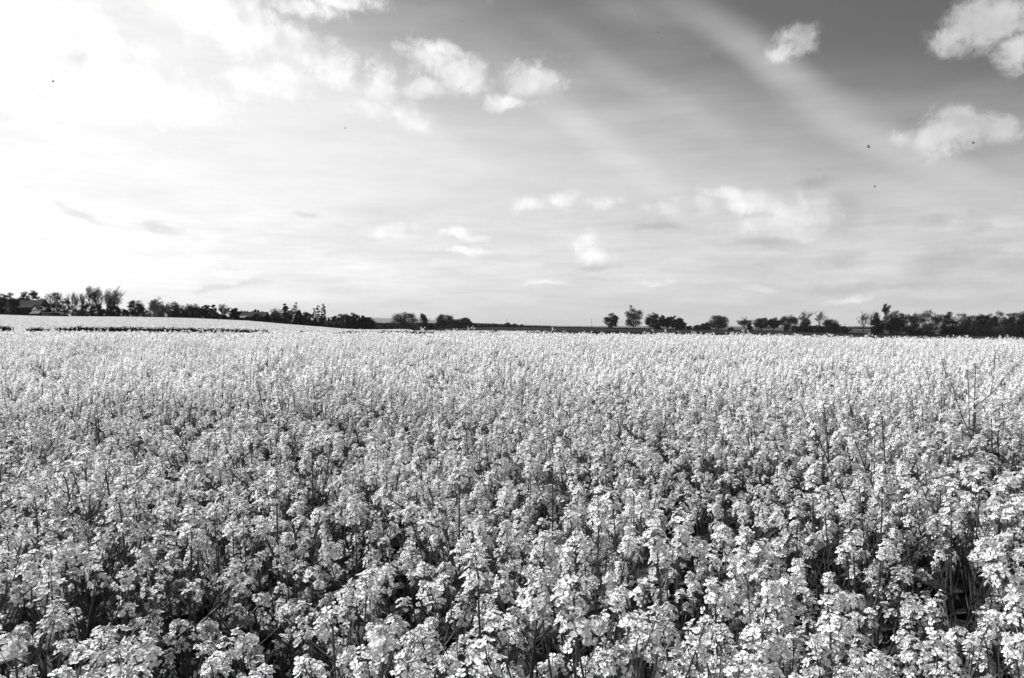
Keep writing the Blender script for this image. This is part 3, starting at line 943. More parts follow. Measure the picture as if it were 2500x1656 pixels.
# round the farm
T('oak_tree', 2, 717, 30, 420, 'oak', 1, 'half leafed tree cut by the picture edge behind the dark bush', G1)
T('shrub', 2, 738, 22, 385, 'bush', 2, 'rounded almost black bush at the outermost edge of the farm garden', G5)
T('oak_tree', 30, 717, 34, 425, 'oak', 3, 'open leafy tree rising above the pale gable of the farmhouse', G1)
T('oak_tree', 64, 714, 28, 430, 'oak', 4, 'first of two domed trees standing behind the farmhouse roof ridge', G1)
T('oak_tree', 84, 711, 30, 428, 'oak', 5, 'taller second domed tree behind the farmhouse roof ridge', G1)
T('shrub', 38, 750, 20, 380, 'roundbush', 6, 'grey bush hiding the foot of the farmhouse gable', G5)
T('shrub', 58, 757, 20, 380, 'bush', 7, 'low dark shrub in front of the farmhouse wall', G5)
T('oak_tree', 132, 715, 44, 385, 'oak', 8, 'dark leafy tree with open branches right beside the low white-roofed outbuilding', G1)
T('shrub', 160, 731, 34, 388, 'roundbush', 9, 'broad grey-green thicket between the farm tree and the thin pale trees', G5)
for i, (p_, tp, wd, l_) in enumerate([(168, 717, 14, 'first of three faint thin bare trees beyond the thicket'), (177, 712, 16, 'tallest middle one of three faint thin bare trees beyond the thicket'), (186, 720, 14, 'third of three faint thin bare trees beyond the thicket')]):
    bare('bare_tree', p_, tp, wd, 440, 20 + i, l_, G1, pale=True, narrow=True)
bare('bare_tree', 202, 716, 34, 400, 31, 'wispy bare tree leaning away at the edge of the tall bare clump', G1, lean=-.12)
bare('bare_tree', 226, 699, 46, 392, 32, 'tall bare tree leaning over the first part of the clump', G1, lean=-.14, ivy=.35)
bare('bare_tree', 246, 700, 44, 392, 33, 'densest tall bare tree at the heart of the clump', G1, lean=-.05, ivy=.5, leaf=2)
bare('bare_tree', 264, 706, 34, 396, 34, 'ivy covered bare tree in the middle of the clump', G1, lean=.04, ivy=.62)
bare('bare_tree', 277, 709, 30, 395, 36, 'slender bare tree squeezed between the ivy covered and the spreading one', G1, lean=.02, ivy=.3)
bare('bare_tree', 291, 700, 54, 392, 35, 'wide spreading bare tree at the open end of the clump', G1, lean=.0, ivy=.35)
for i, (p_, tp, wd, k_, l_) in enumerate([(192, 747, 28, 'palebush', 'pale scrub under the leaning wispy tree'), (214, 742, 28, 'roundbush', 'grey undergrowth at the foot of the tallest leaning tree'), (237, 742, 30, 'bush', 'dark undergrowth below the heart of the bare clump'), (262, 746, 32, 'bush', 'black undergrowth around the ivy covered trunk'), (286, 748, 28, 'roundbush', 'undergrowth below the wide spreading bare tree'), (308, 757, 22, 'bush', 'small bush just past the bare clump')]):
    T('shrub', p_, tp, wd, 391 + i, k_, 40 + i, l_, G5)
T('lime_tree', 333, 735, 34, 392, 'broad', 50, 'dense round crowned tree standing alone past the bare clump', G1)
T('shrub', 358, 760, 20, 398, 'palebush', 51, 'low pale bush in the gap before the big rounded willow', G5)
bare('bare_tree', 378, 727, 34, 402, 52, 'open oak with twiggy branches poking above the rounded willow', G2, leaf=2)
T('willow_tree', 392, 743, 56, 390, 'pale', 53, 'broad pale rounded willow reaching down to the field edge', G2)
T('oak_tree', 422, 739, 44, 402, 'oak', 54, 'leafy oak with drooping side branches behind the rounded willow', G2)
T('shrub', 428, 761, 24, 393, 'roundbush', 55, 'grey bush beneath the drooping oak branches', G5)
T('shrub', 449, 755, 26, 395, 'palebush', 56, 'pale soft bush between the drooping oak and the dark thicket', G5)
T('field_maple', 472, 744, 52, 396, 'dense', 57, 'broad dark thicket-like tree with a humped top', G2)
T('oak_tree', 502, 746, 22, 408, 'oak', 58, 'small leafy tree just past the humped dark tree', G2)
T('oak_tree', 521, 745, 16, 410, 'oak', 59, 'narrow leafy tree with a knobbly top before the forked bare tree', G2)
T('shrub', 513, 765, 20, 398, 'bush', 60, 'small black bush below the two small leafy trees', G5)
T('shrub', 531, 764, 20, 400, 'roundbush', 61, 'low bush at the foot of the knobbly narrow tree', G5)
bare('bare_tree', 545, 743, 28, 405, 62, 'forked bare tree with a fan of fine twigs', G2, ivy=.4, crown_from=.35)
T('shrub', 549, 770, 24, 402, 'bush', 63, 'dark bush around the forked bare tree', G5)
T('oak_tree', 562, 752, 12, 412, 'thin', 64, 'slim thin leaved tree beside the dark dense garden tree', G2)
T('holly_tree', 575, 754, 22, 408, 'dense', 65, 'dark dense garden tree next to the long tiled roof', G2)
T('oak_tree', 627, 757, 15, 450, 'oak', 66, 'small round tree top showing over the long tiled roof', G2)
T('conifer_tree', 653, 763, 10, 425, 'conifer', 67, 'small dark pointed conifer in front of the dark gable', G2)
T('shrub', 603, 774, 18, 418, 'roundbush', 68, 'round clipped bush below the long tiled roof', G5)
T('shrub', 634, 778, 12, 420, 'roundbush', 69, 'smaller round clipped bush below the dark gable', G5)
T('shrub', 622, 775, 14, 421, 'bush', 70, 'dark shrub between the two round clipped bushes', G5)
T('willow_tree', 674, 756, 38, 440, 'pale', 71, 'pale round topped tree behind the row of gardens', G2)
T('apple_tree', 669, 764, 26, 428, 'pale', 72, 'lower paler garden tree beside the small conifer', G2)
T('conifer_tree', 698, 744, 22, 445, 'conifer', 73, 'large black egg shaped conifer leaning over the gardens', G2)
T('poplar_tree', 723, 740, 25, 440, 'poplar', 74, 'tall leafy poplar with a pointed top beside the black conifer', G2)
T('shrub', 706, 757, 24, 434, 'palebush', 75, 'pale tall bush between the black conifer and the pointed poplar', G5)
T('holly_tree', 728, 760, 20, 434, 'dense', 76, 'dark tree filling the foot of the pointed poplar', G2)
T('oak_tree', 748, 764, 28, 460, 'broad', 77, 'grey domed tree between the pointed poplar and the twin upright poplars', G2)
T('poplar_tree', 767, 754, 11, 462, 'poplar', 78, 'shortest of the upright poplar stems', G2)
T('poplar_tree', 777, 747, 12, 462, 'poplar', 79, 'middle upright poplar with a ragged top', G2)
T('poplar_tree', 789, 743, 13, 462, 'poplar', 80, 'tallest upright poplar with feathery pointed top', G2)
T('shrub', 765, 779, 26, 458, 'bush', 81, 'dark shrub under the shortest poplar stem', G5)
T('shrub', 787, 776, 28, 458, 'roundbush', 82, 'shrub under the tallest upright poplar', G5)
T('shrub', 804, 777, 12, 470, 'bush', 83, 'small dark bush just past the upright poplars', G5)
T('oak_tree', 816, 773, 14, 500, 'broad', 84, 'small round tree in front of the dark clump by the field corner', G2)
T('shrub', 820, 785, 26, 480, 'palebush', 85, 'pale bush at the near foot of the dark clump', G5)
T('oak_tree', 838, 768, 34, 520, 'broad', 86, 'first domed tree of the dark clump by the field corner', G2)
T('oak_tree', 863, 766.5, 32, 525, 'dense', 87, 'highest domed tree of the dark clump by the field corner', G2)
T('oak_tree', 884, 773, 22, 530, 'dense', 88, 'ragged topped tree between the highest dome and the sloping end', G2)
T('oak_tree', 901, 776, 30, 535, 'dense', 89, 'black sloping end tree of the clump by the field corner', G2)
T('shrub', 850, 786, 34, 515, 'bush', 90, 'black undergrowth inside the clump by the field corner', G5)
# middle and crest
T('oak_tree', 988, 764, 57, 612, 'oak', 101, 'widest spreading oak standing alone with light through its crown', G3)
T('shrub', 940, 794, 16, 640, 'bush', 102, 'little dark bush before the widest oak', G5)
T('shrub', 955, 797, 14, 640, 'bush', 103, 'second little bush almost touching the widest oak', G5)
bare('bare_tree', 1029, 767, 20, 650, 104, 'slim half bare tree with a dark ivy cone up its trunk', G3, leaf=3, ivy=.5, narrow=True)
bare('bare_tree', 1041, 774, 14, 660, 105, 'faint twiggy tree touching the ivy cone tree', G3, leaf=3, narrow=True)
T('shrub', 1037, 788, 18, 645, 'roundbush', 106, 'bush around the ivy cone trunk', G5)
T('conifer_tree', 1053, 790, 9, 640, 'conifer', 107, 'tiny dark conifer between the ivy cone tree and the leaning oak', G3)
T('oak_tree', 1086, 769, 40, 640, 'oak', 108, 'lone oak with a short dark trunk and flat side branch', G3)
T('oak_tree', 1113, 781, 24, 760, 'broad', 109, 'hazy clump tree just past the flat branched oak', G3)
T('oak_tree', 1134, 777, 32, 770, 'broad', 110, 'highest hazy clump tree where the far wood begins', G3)
T('oak_tree', 1149, 787, 14, 765, 'broad', 111, 'last low tree of the hazy clump', G3)
T('oak_tree', 1238, 789, 16, 900, 'broad', 112, 'small distant tree at the foot of the first thin pole', G3)
T('oak_tree', 1256, 791, 11, 900, 'broad', 113, 'small distant round tree just past the first thin pole', G3)
T('shrub', 1274, 792.5, 9, 900, 'roundbush', 114, 'last tiny distant bump on the hedge line', G3)
T('oak_tree', 1493, 766, 32, 676, 'tall', 115, 'narrow upright oak with ragged crown standing alone by the second pole', G3)
T('oak_tree', 1547, 754, 40, 676, 'tall', 116, 'tallest tree on the crest with a big oval crown', G3)
T('oak_tree', 1593, 766, 34, 672, 'tall', 117, 'dark leafy tree at the start of the row of five', G3)
T('oak_tree', 1617, 771, 20, 680, 'oak', 118, 'second of the row of five beside the dark one', G3)
T('oak_tree', 1630, 775, 14, 680, 'oak', 119, 'smallest and airiest tree of the row of five', G3)
T('oak_tree', 1643, 772.5, 18, 680, 'oak', 120, 'round topped fourth tree of the row of five', G3)
T('oak_tree', 1660, 778, 26, 676, 'dense', 121, 'black dome tree closing the row of five', G3)
T('shrub', 1607, 791, 14, 672, 'bush', 122, 'dark bush at the foot of the first trees of the row of five', G5)
T('shrub', 1682, 796.5, 14, 676, 'roundbush', 123, 'low scrub just past the black dome tree', G5)
T('oak_tree', 1702, 795, 14, 720, 'broad', 124, 'low distant tree before the dense broad oak', G3)
T('oak_tree', 1716, 791, 14, 716, 'broad', 125, 'middle one of the small trees before the dense broad oak', G3)
T('oak_tree', 1727, 788.5, 14, 716, 'broad', 126, 'small tree nearly touching the dense broad oak', G3)
T('oak_tree', 1753, 771.5, 46, 664, 'broad', 127, 'dense broad dark oak with mushroom crown standing alone', G3)
T('shrub', 1785, 800, 12, 664, 'roundbush', 128, 'tiny bush on the hedge beyond the mushroom oak', G5)
bare('oak_tree', 1817, 776, 36, 656, 129, 'twiggy half bare round tree past the mushroom oak', G3, leaf=3, crown_from=.2)
T('shrub', 1831, 790, 14, 654, 'bush', 130, 'black bush tucked beneath the twiggy round tree', G5)
T('oak_tree', 1859, 777, 33, 650, 'oak', 131, 'umbrella shaped oak, first of the three matching oaks', G3)
T('oak_tree', 1889, 777, 30, 648, 'oak', 132, 'middle one of the three matching oaks with a gap in its crown', G3)
T('oak_tree', 1927, 771.5, 42, 645, 'oak', 133, 'largest and last of the three matching oaks', G3)
T('oak_tree', 1919, 794, 10, 642, 'oak', 134, 'sapling below the largest matching oak', G3)
T('oak_tree', 1938, 796, 9, 642, 'oak', 135, 'second sapling below the largest matching oak', G3)
bare('bare_tree', 1966, 760, 34, 560, 136, 'wide leafless tree above the dark hump of bushes', G3, pale=False, crown_from=.3)
bare('bare_tree', 1999, 759, 40, 555, 137, 'fan shaped leafless tree standing in the middle of the thicket', G3, crown_from=.3)
T('shrub', 1968, 780, 32, 552, 'bush', 138, 'dark hump of bushes under the wide leafless tree', G5)
T('shrub', 1955, 797, 36, 545, 'roundbush', 139, 'grey thicket where the crest bushes begin', G5)
T('shrub', 1990, 795, 44, 545, 'bush', 140, 'black centre of the crest thicket', G5)
T('shrub', 2016, 799, 44, 545, 'roundbush', 141, 'soft grey bush in the middle of the crest thicket', G5)
T('hawthorn_tree', 2029, 781, 38, 550, 'broad', 142, 'leafy tree leaning out of the far side of the thicket', G3)
T('shrub', 2055, 797, 38, 540, 'bush', 143, 'black round bush at the foot of the short pole', G5)
# the wood
bare('bare_tree', 2106, 763, 36, 500, 151, 'twisted bare tree standing at the near corner of the wood', G4, lean=.05, crown_from=.2)
bare('oak_tree', 2131, 763, 28, 502, 152, 'dark thinly leafed tree next to the twisted bare tree', G4, leaf=3)
bare('pine_tree', 2156, 744, 26, 498, 153, 'tallest tree of the wood with a small windswept crown on a thin trunk', G4, leaf=5, crown_from=.68, lean=.01)
T('oak_tree', 2142, 778, 26, 503, 'dense', 154, 'low black tree at the foot of the windswept tall tree', G4)
T('oak_tree', 2175, 766, 40, 500, 'broad', 155, 'dark round tree just past the windswept tall tree', G4)
T('oak_tree', 2192, 761, 34, 520, 'pale', 156, 'pale tree top showing between two dark crowns', G4)
T('oak_tree', 2214, 769, 50, 498, 'broad', 157, 'broad dark tree with a gap of daylight under its crown', G4)
bare('bare_tree', 2237, 765, 28, 520, 158, 'pale twiggy tree before the great domed oak', G4, leaf=3, pale=True)
T('oak_tree', 2271, 759.5, 48, 495, 'oak', 159, 'great domed oak rising above the middle of the wood', G4)
T('shrub', 2262, 795, 30, 488, 'roundbush', 160, 'grey bush under the great domed oak', G5)
bare('bare_tree', 2296, 768, 22, 515, 161, 'pale bare tree in the gap above the white cottage', G4, pale=True, leaf=2)
T('conifer_tree', 2316, 763.5, 35, 490, 'conifer', 162, 'massive black conifer beside the white cottage', G4)
T('shrub', 2303, 800, 16, 487, 'bush', 163, 'black shrub beside the cottage wall', G5)
T('oak_tree', 2346, 767, 38, 498, 'pale', 164, 'pale feathery tree just past the black conifer', G4)
T('hawthorn_tree', 2348, 795, 26, 485, 'oak', 165, 'small umbrella topped thorn in front of the feathery tree', G4)
for i, (p_, tp, wd, k_, l_) in enumerate([
    (2374, 772, 36, 'broad', 'dark tree where the even wood begins after the feathery tree'), (2396, 770, 36, 'dense', 'black flat topped tree in the even stretch of the wood'),
    (2418, 769, 36, 'broad', 'grey tree before the pale bump of the wood'), (2440, 762.5, 38, 'pale', 'pale domed bump rising over the even wood'),
    (2462, 768, 34, 'dense', 'black tree past the pale bump of the wood'), (2486, 764, 38, 'broad', 'tall dark tree near the outer end of the wood'), (2508, 760, 38, 'dense', 'black tree closing the wood at the picture edge')]):
    T('oak_tree', p_, tp, wd, 495 + i, k_, 170 + i, l_, G4)
for i, (p_, tp, wd, k_, l_) in enumerate([
    (2375, 797, 30, 'roundbush', 'understorey bush below the start of the even wood'), (2405, 793, 30, 'bush', 'black understorey below the flat topped tree'),
    (2438, 793, 30, 'palebush', 'pale layered bush under the pale bump'), (2470, 788, 32, 'roundbush', 'grey understorey bush before the black end of the wood'), (2497, 796, 28, 'bush', 'last understorey bush at the picture edge'),
    (2225, 800, 26, 'bush', 'black shrub at the foot of the pale twiggy tree'), (2245, 802, 22, 'bush', 'low shrub before the great domed oak'), (2285, 800, 12, 'bush', 'little dark shrub at the near corner of the cottage'), (2325, 802, 34, 'bush', 'black skirt of scrub under the massive conifer')]):
    T('shrub', p_, tp, wd, 486 + i * .5, k_, 190 + i, l_, G5)

# ------------------------------------------------------------------ hedges and far woods
def hedge(name, pts, label, seed, mat=None, dens=9, wid=1.2, group='hedges between the fields', kind=None, cat='hedge', ls=None):
    """pts: (px, D, top_py). closed core under a skin of leaf clumps"""
    q = np.random.default_rng(seed)
    a = np.array(pts, float)
    n = max(8, int(abs(a[-1, 0] - a[0, 0]) / 3))
    px = np.linspace(a[0, 0], a[-1, 0], n)
    D = np.interp(px, a[:, 0], a[:, 1]); tp = np.interp(px, a[:, 0], a[:, 2])
    x = (px - 1250) / F * D; z0 = H(x, D) - .1
    zt = EYE + (795 - tp) / F * D + (.04 if D[0] < 80 else 0)
    zt = np.maximum(zt, z0 + .25) + q.normal(size=n) * (zt - z0) * .02
    ox, oy, oz = x.mean(), D.mean(), z0.mean()
    root = ob(name, None, loc=(ox, oy, oz)); tag(root, label, cat, group, kind)
    mb = MB(); vs = []; fs = []
    hh = wid / 2 * .8
    for i in range(n):
        h = zt[i] - z0[i]
        for dx, dz in ((-hh, 0), (-hh * .9, h * .8), (0, h * .95), (hh * .9, h * .8), (hh, 0)):
            vs.append(Vector((x[i] - ox, D[i] - oy + dx, z0[i] - oz + dz)))
    for i in range(n - 1):
        for k in range(4):
            fs.append((i * 5 + k, (i + 1) * 5 + k, (i + 1) * 5 + k + 1, i * 5 + k + 1))
    fs.append((0, 1, 2, 3, 4)); fs.append(tuple((n - 1) * 5 + k for k in (4, 3, 2, 1, 0)))
    mb.add(vs, fs, mat or M['dark'])
    ob('stems', mb.mesh('stems'), root)
    length = np.hypot(np.diff(x), np.diff(D)).sum()
    area = length * (zt - z0).mean()
    ls = ls or max(.0009 * D.mean(), .09)
    N = int(min(14000, max(300, area / (ls * ls) * dens * .35)))
    t_ = q.random(N) * (n - 1); i0 = t_.astype(int); fr = t_ - i0
    def li(v): return v[i0] * (1 - fr) + v[np.minimum(i0 + 1, n - 1)] * fr
    xx, dd_, zb, ztt = li(x), li(D), li(z0), li(zt)
    rr_ = q.random(N) ** .6
    zz = zb + (ztt - zb) * rr_ + q.normal(size=N) * ls * .25
    yy = dd_ + q.choice([-1, 1, -1, 0], N) * wid / 2 * (1 - .3 * rr_) + q.normal(size=N) * ls * .3
    P_ = np.stack([xx - ox, yy - oy, zz - oz], 1)
    ob('leaves', quads_np('leaves', P_, q, ls, mat or M['dark']), root)
    return root
hedge('hedge', [(-60, 74, 798), (10, 74, 797.5), (22, 74, 797.5), (28, 74, 801)], 'short dark piece of hedge at the picture edge before the rising field', 301)
hedge('hedge', [(68, 73, 803), (80, 73, 801), (95, 73, 802.5), (118, 73, 803.5)], 'nearly buried scrap of hedge poking out of the blossom', 302)
hedge('hedge', [(140, 73, 801), (146, 73, 800.5), (160, 73, 802), (195, 73, 798.8), (245, 72, 800), (300, 72, 799.5), (400, 71, 801.5), (500, 71, 803), (600, 70, 805.5), (655, 70, 807.5), (662, 70, 809)], 'long low dark hedge separating the two blossoming fields', 303)
hedge('hedge', [(732, 70, 809.5), (738, 70, 808.5), (745, 70, 810.5)], 'single dark tuft of hedge in the gap between the long hedges', 304, wid=.8)
hedge('hedge', [(825, 70, 812), (860, 70, 810), (900, 70, 810), (940, 70, 809), (1000, 70, 810), (1060, 70, 810.5), (1098, 70, 812)], 'broken dark hedge peeping over the blossom below the widest oak', 305)
hedge('hedge', [(1160, 70, 812.5), (1185, 70, 811.5), (1236, 70, 813)], 'thin strip of hedge under the first thin pole', 306)
hedge('hedge', [(1268, 70, 811), (1300, 70, 809), (1400, 70, 810), (1500, 70, 810.5), (1600, 70, 812), (1700, 70, 813.5), (1800, 70, 815), (1900, 70, 817), (2000, 70, 820), (2100, 70, 823), (2300, 70, 826), (2560, 70, 828)], 'longest dark hedge in front of the dark field below the crest trees', 307)
def crest_pts(pxs, up, back=2):
    out = []
    for p_ in pxs:
        u = (p_ - 1250) / F
        dc = float(np.interp(u, *DC)) + back
        out.append((p_, dc, float(np.interp(u, *crest)) - up))
    return out
hedge('hedge', crest_pts([960, 1000, 1050, 1100, 1150, 1200], 2.2), 'hedge along the crest from the widest oak to the hazy clump', 311, wid=1.6)
hedge('hedge', crest_pts([1204, 1250, 1300, 1346], 3.0), 'thickest stretch of crest hedge between the two thin poles', 312, wid=1.8)
hedge('hedge', crest_pts([1348, 1400, 1460, 1520, 1580], 1.8), 'thin trimmed crest hedge under the tallest tree', 313, wid=1.5)
hedge('hedge', crest_pts([1582, 1640, 1700, 1760, 1820], 1.6), 'thin crest hedge from the row of five to the mushroom oak', 314, wid=1.5)
hedge('hedge', crest_pts([1822, 1860, 1900, 1945], 1.8), 'thin crest hedge under the three matching oaks', 315, wid=1.5)
hedge('hedge', crest_pts([1946, 2000, 2060, 2110], 3), 'hedge between the crest thicket and the wood', 316, wid=1.6)
hedge('hedge', crest_pts([2112, 2200, 2300, 2400, 2560], 3), 'dark hedge bottom running along the edge of the wood', 317, wid=1.6)
hedge('hedge', [(430, 392, 774), (470, 396, 775), (560, 412, 779), (600, 424, 780.5)], 'low hedge behind the field edge below the humped tree', 318, wid=1.6)
hedge('hedge', [(560, 416, 779), (640, 428, 783), (700, 436, 788.5), (760, 470, 793.5), (800, 500, 797), (860, 545, 802)], 'dark verge hedge descending along the village edge', 319, wid=1.2)
for i, (a0, a1, t0, t1, D_, l_) in enumerate([(670, 690, 782, 783, 426, 'first short clipped garden hedge after the round bushes'), (693, 711, 784, 785, 430, 'second short clipped garden hedge under the black conifer'), (713, 727, 786, 787, 436, 'third short clipped garden hedge under the pointed poplar'), (729, 757, 786.5, 788.5, 448, 'longest clipped garden hedge before the upright poplars')]):
    hedge('garden_hedge', [(a0, D_, t0), (a1, D_, t1)], l_, 330 + i, mat=M['tree'], wid=1.6, group='clipped garden hedges')
hedge('garden_hedge', [(677, 434, 772.5), (679, 434, 772), (694, 434, 772), (696, 434, 773)], 'tall square clipped hedge block below the black conifer', 336, mat=M['pale'], wid=3, group='clipped garden hedges')
hedge('shrub_row', [(-10, 378, 764), (60, 380, 766), (130, 384, 768), (170, 388, 772), (300, 392, 772)], 'dark scrub along the foot of the farm garden and bare clump', 337, wid=1.5, group='hedges between the fields')
def far_wood(name, pts, label, seed, mat, ls):
    q = np.random.default_rng(seed)
    a = np.array(pts, float)
    W = []
    n = int((a[-1, 0] - a[0, 0]) / 2.5)
    for i in range(n):
        p_ = a[0, 0] + (a[-1, 0] - a[0, 0]) * (i + q.random()) / n
        D = np.interp(p_, a[:, 0], a[:, 1]) * q.uniform(.97, 1.06); tp = np.interp(p_, a[:, 0], a[:, 2]) + q.uniform(-.3, 1.6)
        x = (p_ - 1250) / F * D; z0 = Hs(x, D); zt = EYE + (795 - tp) / F * D
        h = max(zt - z0, 2); w = D / F * q.uniform(5, 9)
        m_ = 110
        dv = q.normal(size=(m_, 3)); dv /= np.linalg.norm(dv, axis=1)[:, None]
        dv *= q.uniform(.75, 1, (m_, 1))
        W.append(np.stack([x + dv[:, 0] * w, D + dv[:, 1] * w, z0 + h * (.5 + .5 * dv[:, 2])], 1))
    W = np.concatenate(W)
    o = ob(name, quads_np(name, W, q, ls, mat))
    tag(o, label, 'wood', kind='stuff')
far_wood('distant_wood', [(880, 900, 789), (930, 900, 788), (980, 950, 789), (1050, 950, 789), (1100, 950, 790), (1160, 1000, 790), (1200, 1000, 791.5), (1235, 1000, 792.5)], 'hazy distant woodland seen between the clump and the lone oaks', 351, M['tree'], 2.2)
far_wood('far_treeline', [(1160, 1800, 789.5), (1205, 1900, 791), (1260, 2000, 793.5)], 'thin far treeline on the skyline by the first pole', 352, M['tree'], 4)
far_wood('far_ridge_wood', [(2040, 1500, 801), (2065, 1500, 800), (2090, 1500, 799.5), (2130, 1500, 800)], 'grey wooded ridge in the gap before the wood', 353, M['tree'], 3.2)

# ------------------------------------------------------------------ buildings
def win(root, x0, x1, z0, z1, y, n=2):
    mb = MB(); t_ = .07
    mb.box((x0, y - .05, z0), (x1, y + .02, z0 + t_), M['white']); mb.box((x0, y - .05, z1 - t_), (x1, y + .02, z1), M['white'])
    for k in range(n + 1):
        xx = x0 + (x1 - x0 - t_) * k / n
        mb.box((xx, y - .045, z0 + t_), (xx + t_, y + .02, z1 - t_), M['white'])
    w_ = ob('window', mb.mesh('window'), root)
    g_ = MB(); g_.box((x0 + t_, y - .01, z0 + t_), (x1 - t_, y + .015, z1 - t_), M['glass'])
    ob('pane', g_.mesh('pane'), w_)
def house(name, px0, px1, eave, ridge, D, depth, label, wall, roof, gable_front=False, wins=(), chims=(), cat='house', group=None, hip=0.0, dormers=()):
    xa, xb = (px0 - 1250) / F * D, (px1 - 1250) / F * D
    cx = (xa + xb) / 2; hw = (xb - xa) / 2
    z0 = Hs(cx, D) - .3
    ze = EYE + (795 - eave) / F * D - z0; zr = EYE + (795 - ridge) / F * (D) - z0
    root = ob(name, None, loc=(cx, D, z0)); tag(root, label, cat, group)
    hd = depth / 2
    mb = MB(); mb.box((-hw, -hd, 0), (hw, hd, ze), wall)
    if gable_front:
        for yy in (-hd, hd - .3):
            mb.add([Vector(p) for p in ((-hw, yy, ze), (hw, yy, ze), (0, yy, zr), (-hw, yy + .3, ze), (hw, yy + .3, ze), (0, yy + .3, zr))], [(0, 1, 2), (5, 4, 3), (0, 2, 5, 3), (1, 4, 5, 2)], wall)
    elif hip == 0:
        for xx in (-hw, hw - .3):
            mb.add([Vector(p) for p in ((xx, -hd, ze), (xx, hd, ze), (xx, 0, zr), (xx + .3, -hd, ze), (xx + .3, hd, ze), (xx + .3, 0, zr))], [(0, 2, 1), (3, 4, 5), (0, 3, 5, 2), (1, 2, 5, 4)], wall)
    ob('wall', mb.mesh('wall'), root)
    o_ = .3; mb = MB(); th = .18
    def slab(a, b, c, d):
        up = Vector((0, 0, th))
        vs = [Vector(v) for v in (a, b, c, d)]
        mb.add(vs + [v + up for v in vs], [(3, 2, 1, 0), (4, 5, 6, 7), (0, 1, 5, 4), (1, 2, 6, 5), (2, 3, 7, 6), (3, 0, 4, 7)], roof)
    dz = .2
    if gable_front:
        slab((-hw - o_, -hd - o_, ze - dz), (0, -hd - o_, zr), (0, hd + o_, zr), (-hw - o_, hd + o_, ze - dz))
        slab((0, -hd - o_, zr), (hw + o_, -hd - o_, ze - dz), (hw + o_, hd + o_, ze - dz), (0, hd + o_, zr))
    else:
        hx = hip * hw
        slab((-hw - o_, -hd - o_, ze - dz), (hw + o_, -hd - o_, ze - dz), (hw + o_ - hx, 0, zr), (-hw - o_ + hx, 0, zr))
        slab((hw + o_, hd + o_, ze - dz), (-hw - o_, hd + o_, ze - dz), (-hw - o_ + hx, 0, zr), (hw + o_ - hx, 0, zr))
        if hip:
            for s in (-1, 1):
                mb.add([Vector((s * (hw + o_), -hd - o_, ze - dz)), Vector((s * (hw + o_), hd + o_, ze - dz)), Vector((s * (hw + o_ - hx), 0, zr + th))], [(0, 1, 2) if s > 0 else (0, 2, 1)], roof)
    rf = ob('roof', mb.mesh('roof'), root)
    for c_, top_ in chims:
        x_ = (c_ - 1250) / F * D - cx; zt = EYE + (795 - top_) / F * D - z0
        m2 = MB(); m2.box((x_ - .45, -.35, zr - 1.2), (x_ + .45, .35, zt - .25), M['brick']); m2.box((x_ - .52, -.42, zt - .25), (x_ + .52, .42, zt - .1), M['brick'])
        m2.tube([Vector((x_ - .2, 0, zt - .1)), Vector((x_ - .2, 0, zt + .25))], [.13, .11], M['brick'], 6, True)
        m2.tube([Vector((x_ + .2, 0, zt - .1)), Vector((x_ + .2, 0, zt + .25))], [.13, .11], M['brick'], 6, True)
        ob('chimney', m2.mesh('chimney'), rf)
    for d_ in dormers:
        x_ = (d_ - 1250) / F * D - cx; zm = ze + (zr - ze) * .35; yd = -hd * .72
        m2 = MB(); m2.box((x_ - .7, yd, zm - .2), (x_ + .7, -hd * .2, zm + .9), wall)
        m2.add([Vector(v) for v in ((x_ - .85, yd - .1, zm + .9), (x_ + .85, yd - .1, zm + .9), (x_, yd - .1, zm + 1.5), (x_ - .85, -.1, zm + .9), (x_ + .85, -.1, zm + .9), (x_, -.1, zm + 1.5))], [(0, 1, 2), (0, 2, 5, 3), (1, 4, 5, 2), (0, 3, 4, 1)], roof)
        dm = ob('dormer', m2.mesh('dormer'), root)
        m3 = MB(); m3.box((x_ - .45, yd - .03, zm), (x_ + .45, yd + .02, zm + .75), M['glass']); ob('pane', m3.mesh('pane'), dm)
    for (wa, wb, za, zb) in wins:
        win(root, hw * wa, hw * wb, ze * za, ze * zb, -hd)
    return root
house('farmhouse', 62, 111, 745.5, 733.5, 400, 8, 'large farmhouse range with grey tiled roof and end chimneys among the domed trees', M['brick'], M['greytiles'], chims=((66, 730), (106, 731)), wins=((-.7, -.55, .6, .85), (-.2, -.05, .6, .85), (.3, .45, .6, .85), (.7, .85, .6, .85), (-.7, -.55, .15, .45), (.3, .45, .15, .45)))
house('farmhouse_wing', 27, 40, 743, 732.5, 396, 9, 'pale gabled wing of the farm at the outer end of the roofs', M['render'], M['tiles'], gable_front=True, wins=((-.25, .25, .55, .75), (-.3, .3, .15, .4)), cat='house')
house('farm_cottage', 40, 62, 742, 733, 402, 8, 'dark roofed middle part of the farm with small dormer', M['brick'], M['tiles'], chims=((59, 728),), dormers=(50,))
house('barn', 50, 88, 751, 746, 388, 6, 'low brick barn with a pale hipped lean-to roof', M['brick'], M['greytiles'], hip=.35, cat='barn')
house('outbuilding', 87, 118, 757.5, 750, 384, 5, 'white roofed outbuilding with two dormers and a stub chimney', M['brick'], M['slate'], chims=((111, 747),), dormers=(97, 103), cat='outbuilding')
house('shed', 80, 101, 766, 760, 379, 4, 'smallest pale roofed shed standing lowest by the field', M['brick'], M['slate'], hip=.15, cat='shed', wins=((-.4, -.1, .3, .7),))
house('garage', 107, 131, 765, 763.5, 379, 4, 'flat pale walled garage beside the pale roofed shed', M['render'], M['tiles'], cat='garage', wins=((-.6, -.35, .2, .8), (.1, .3, .2, .8)))
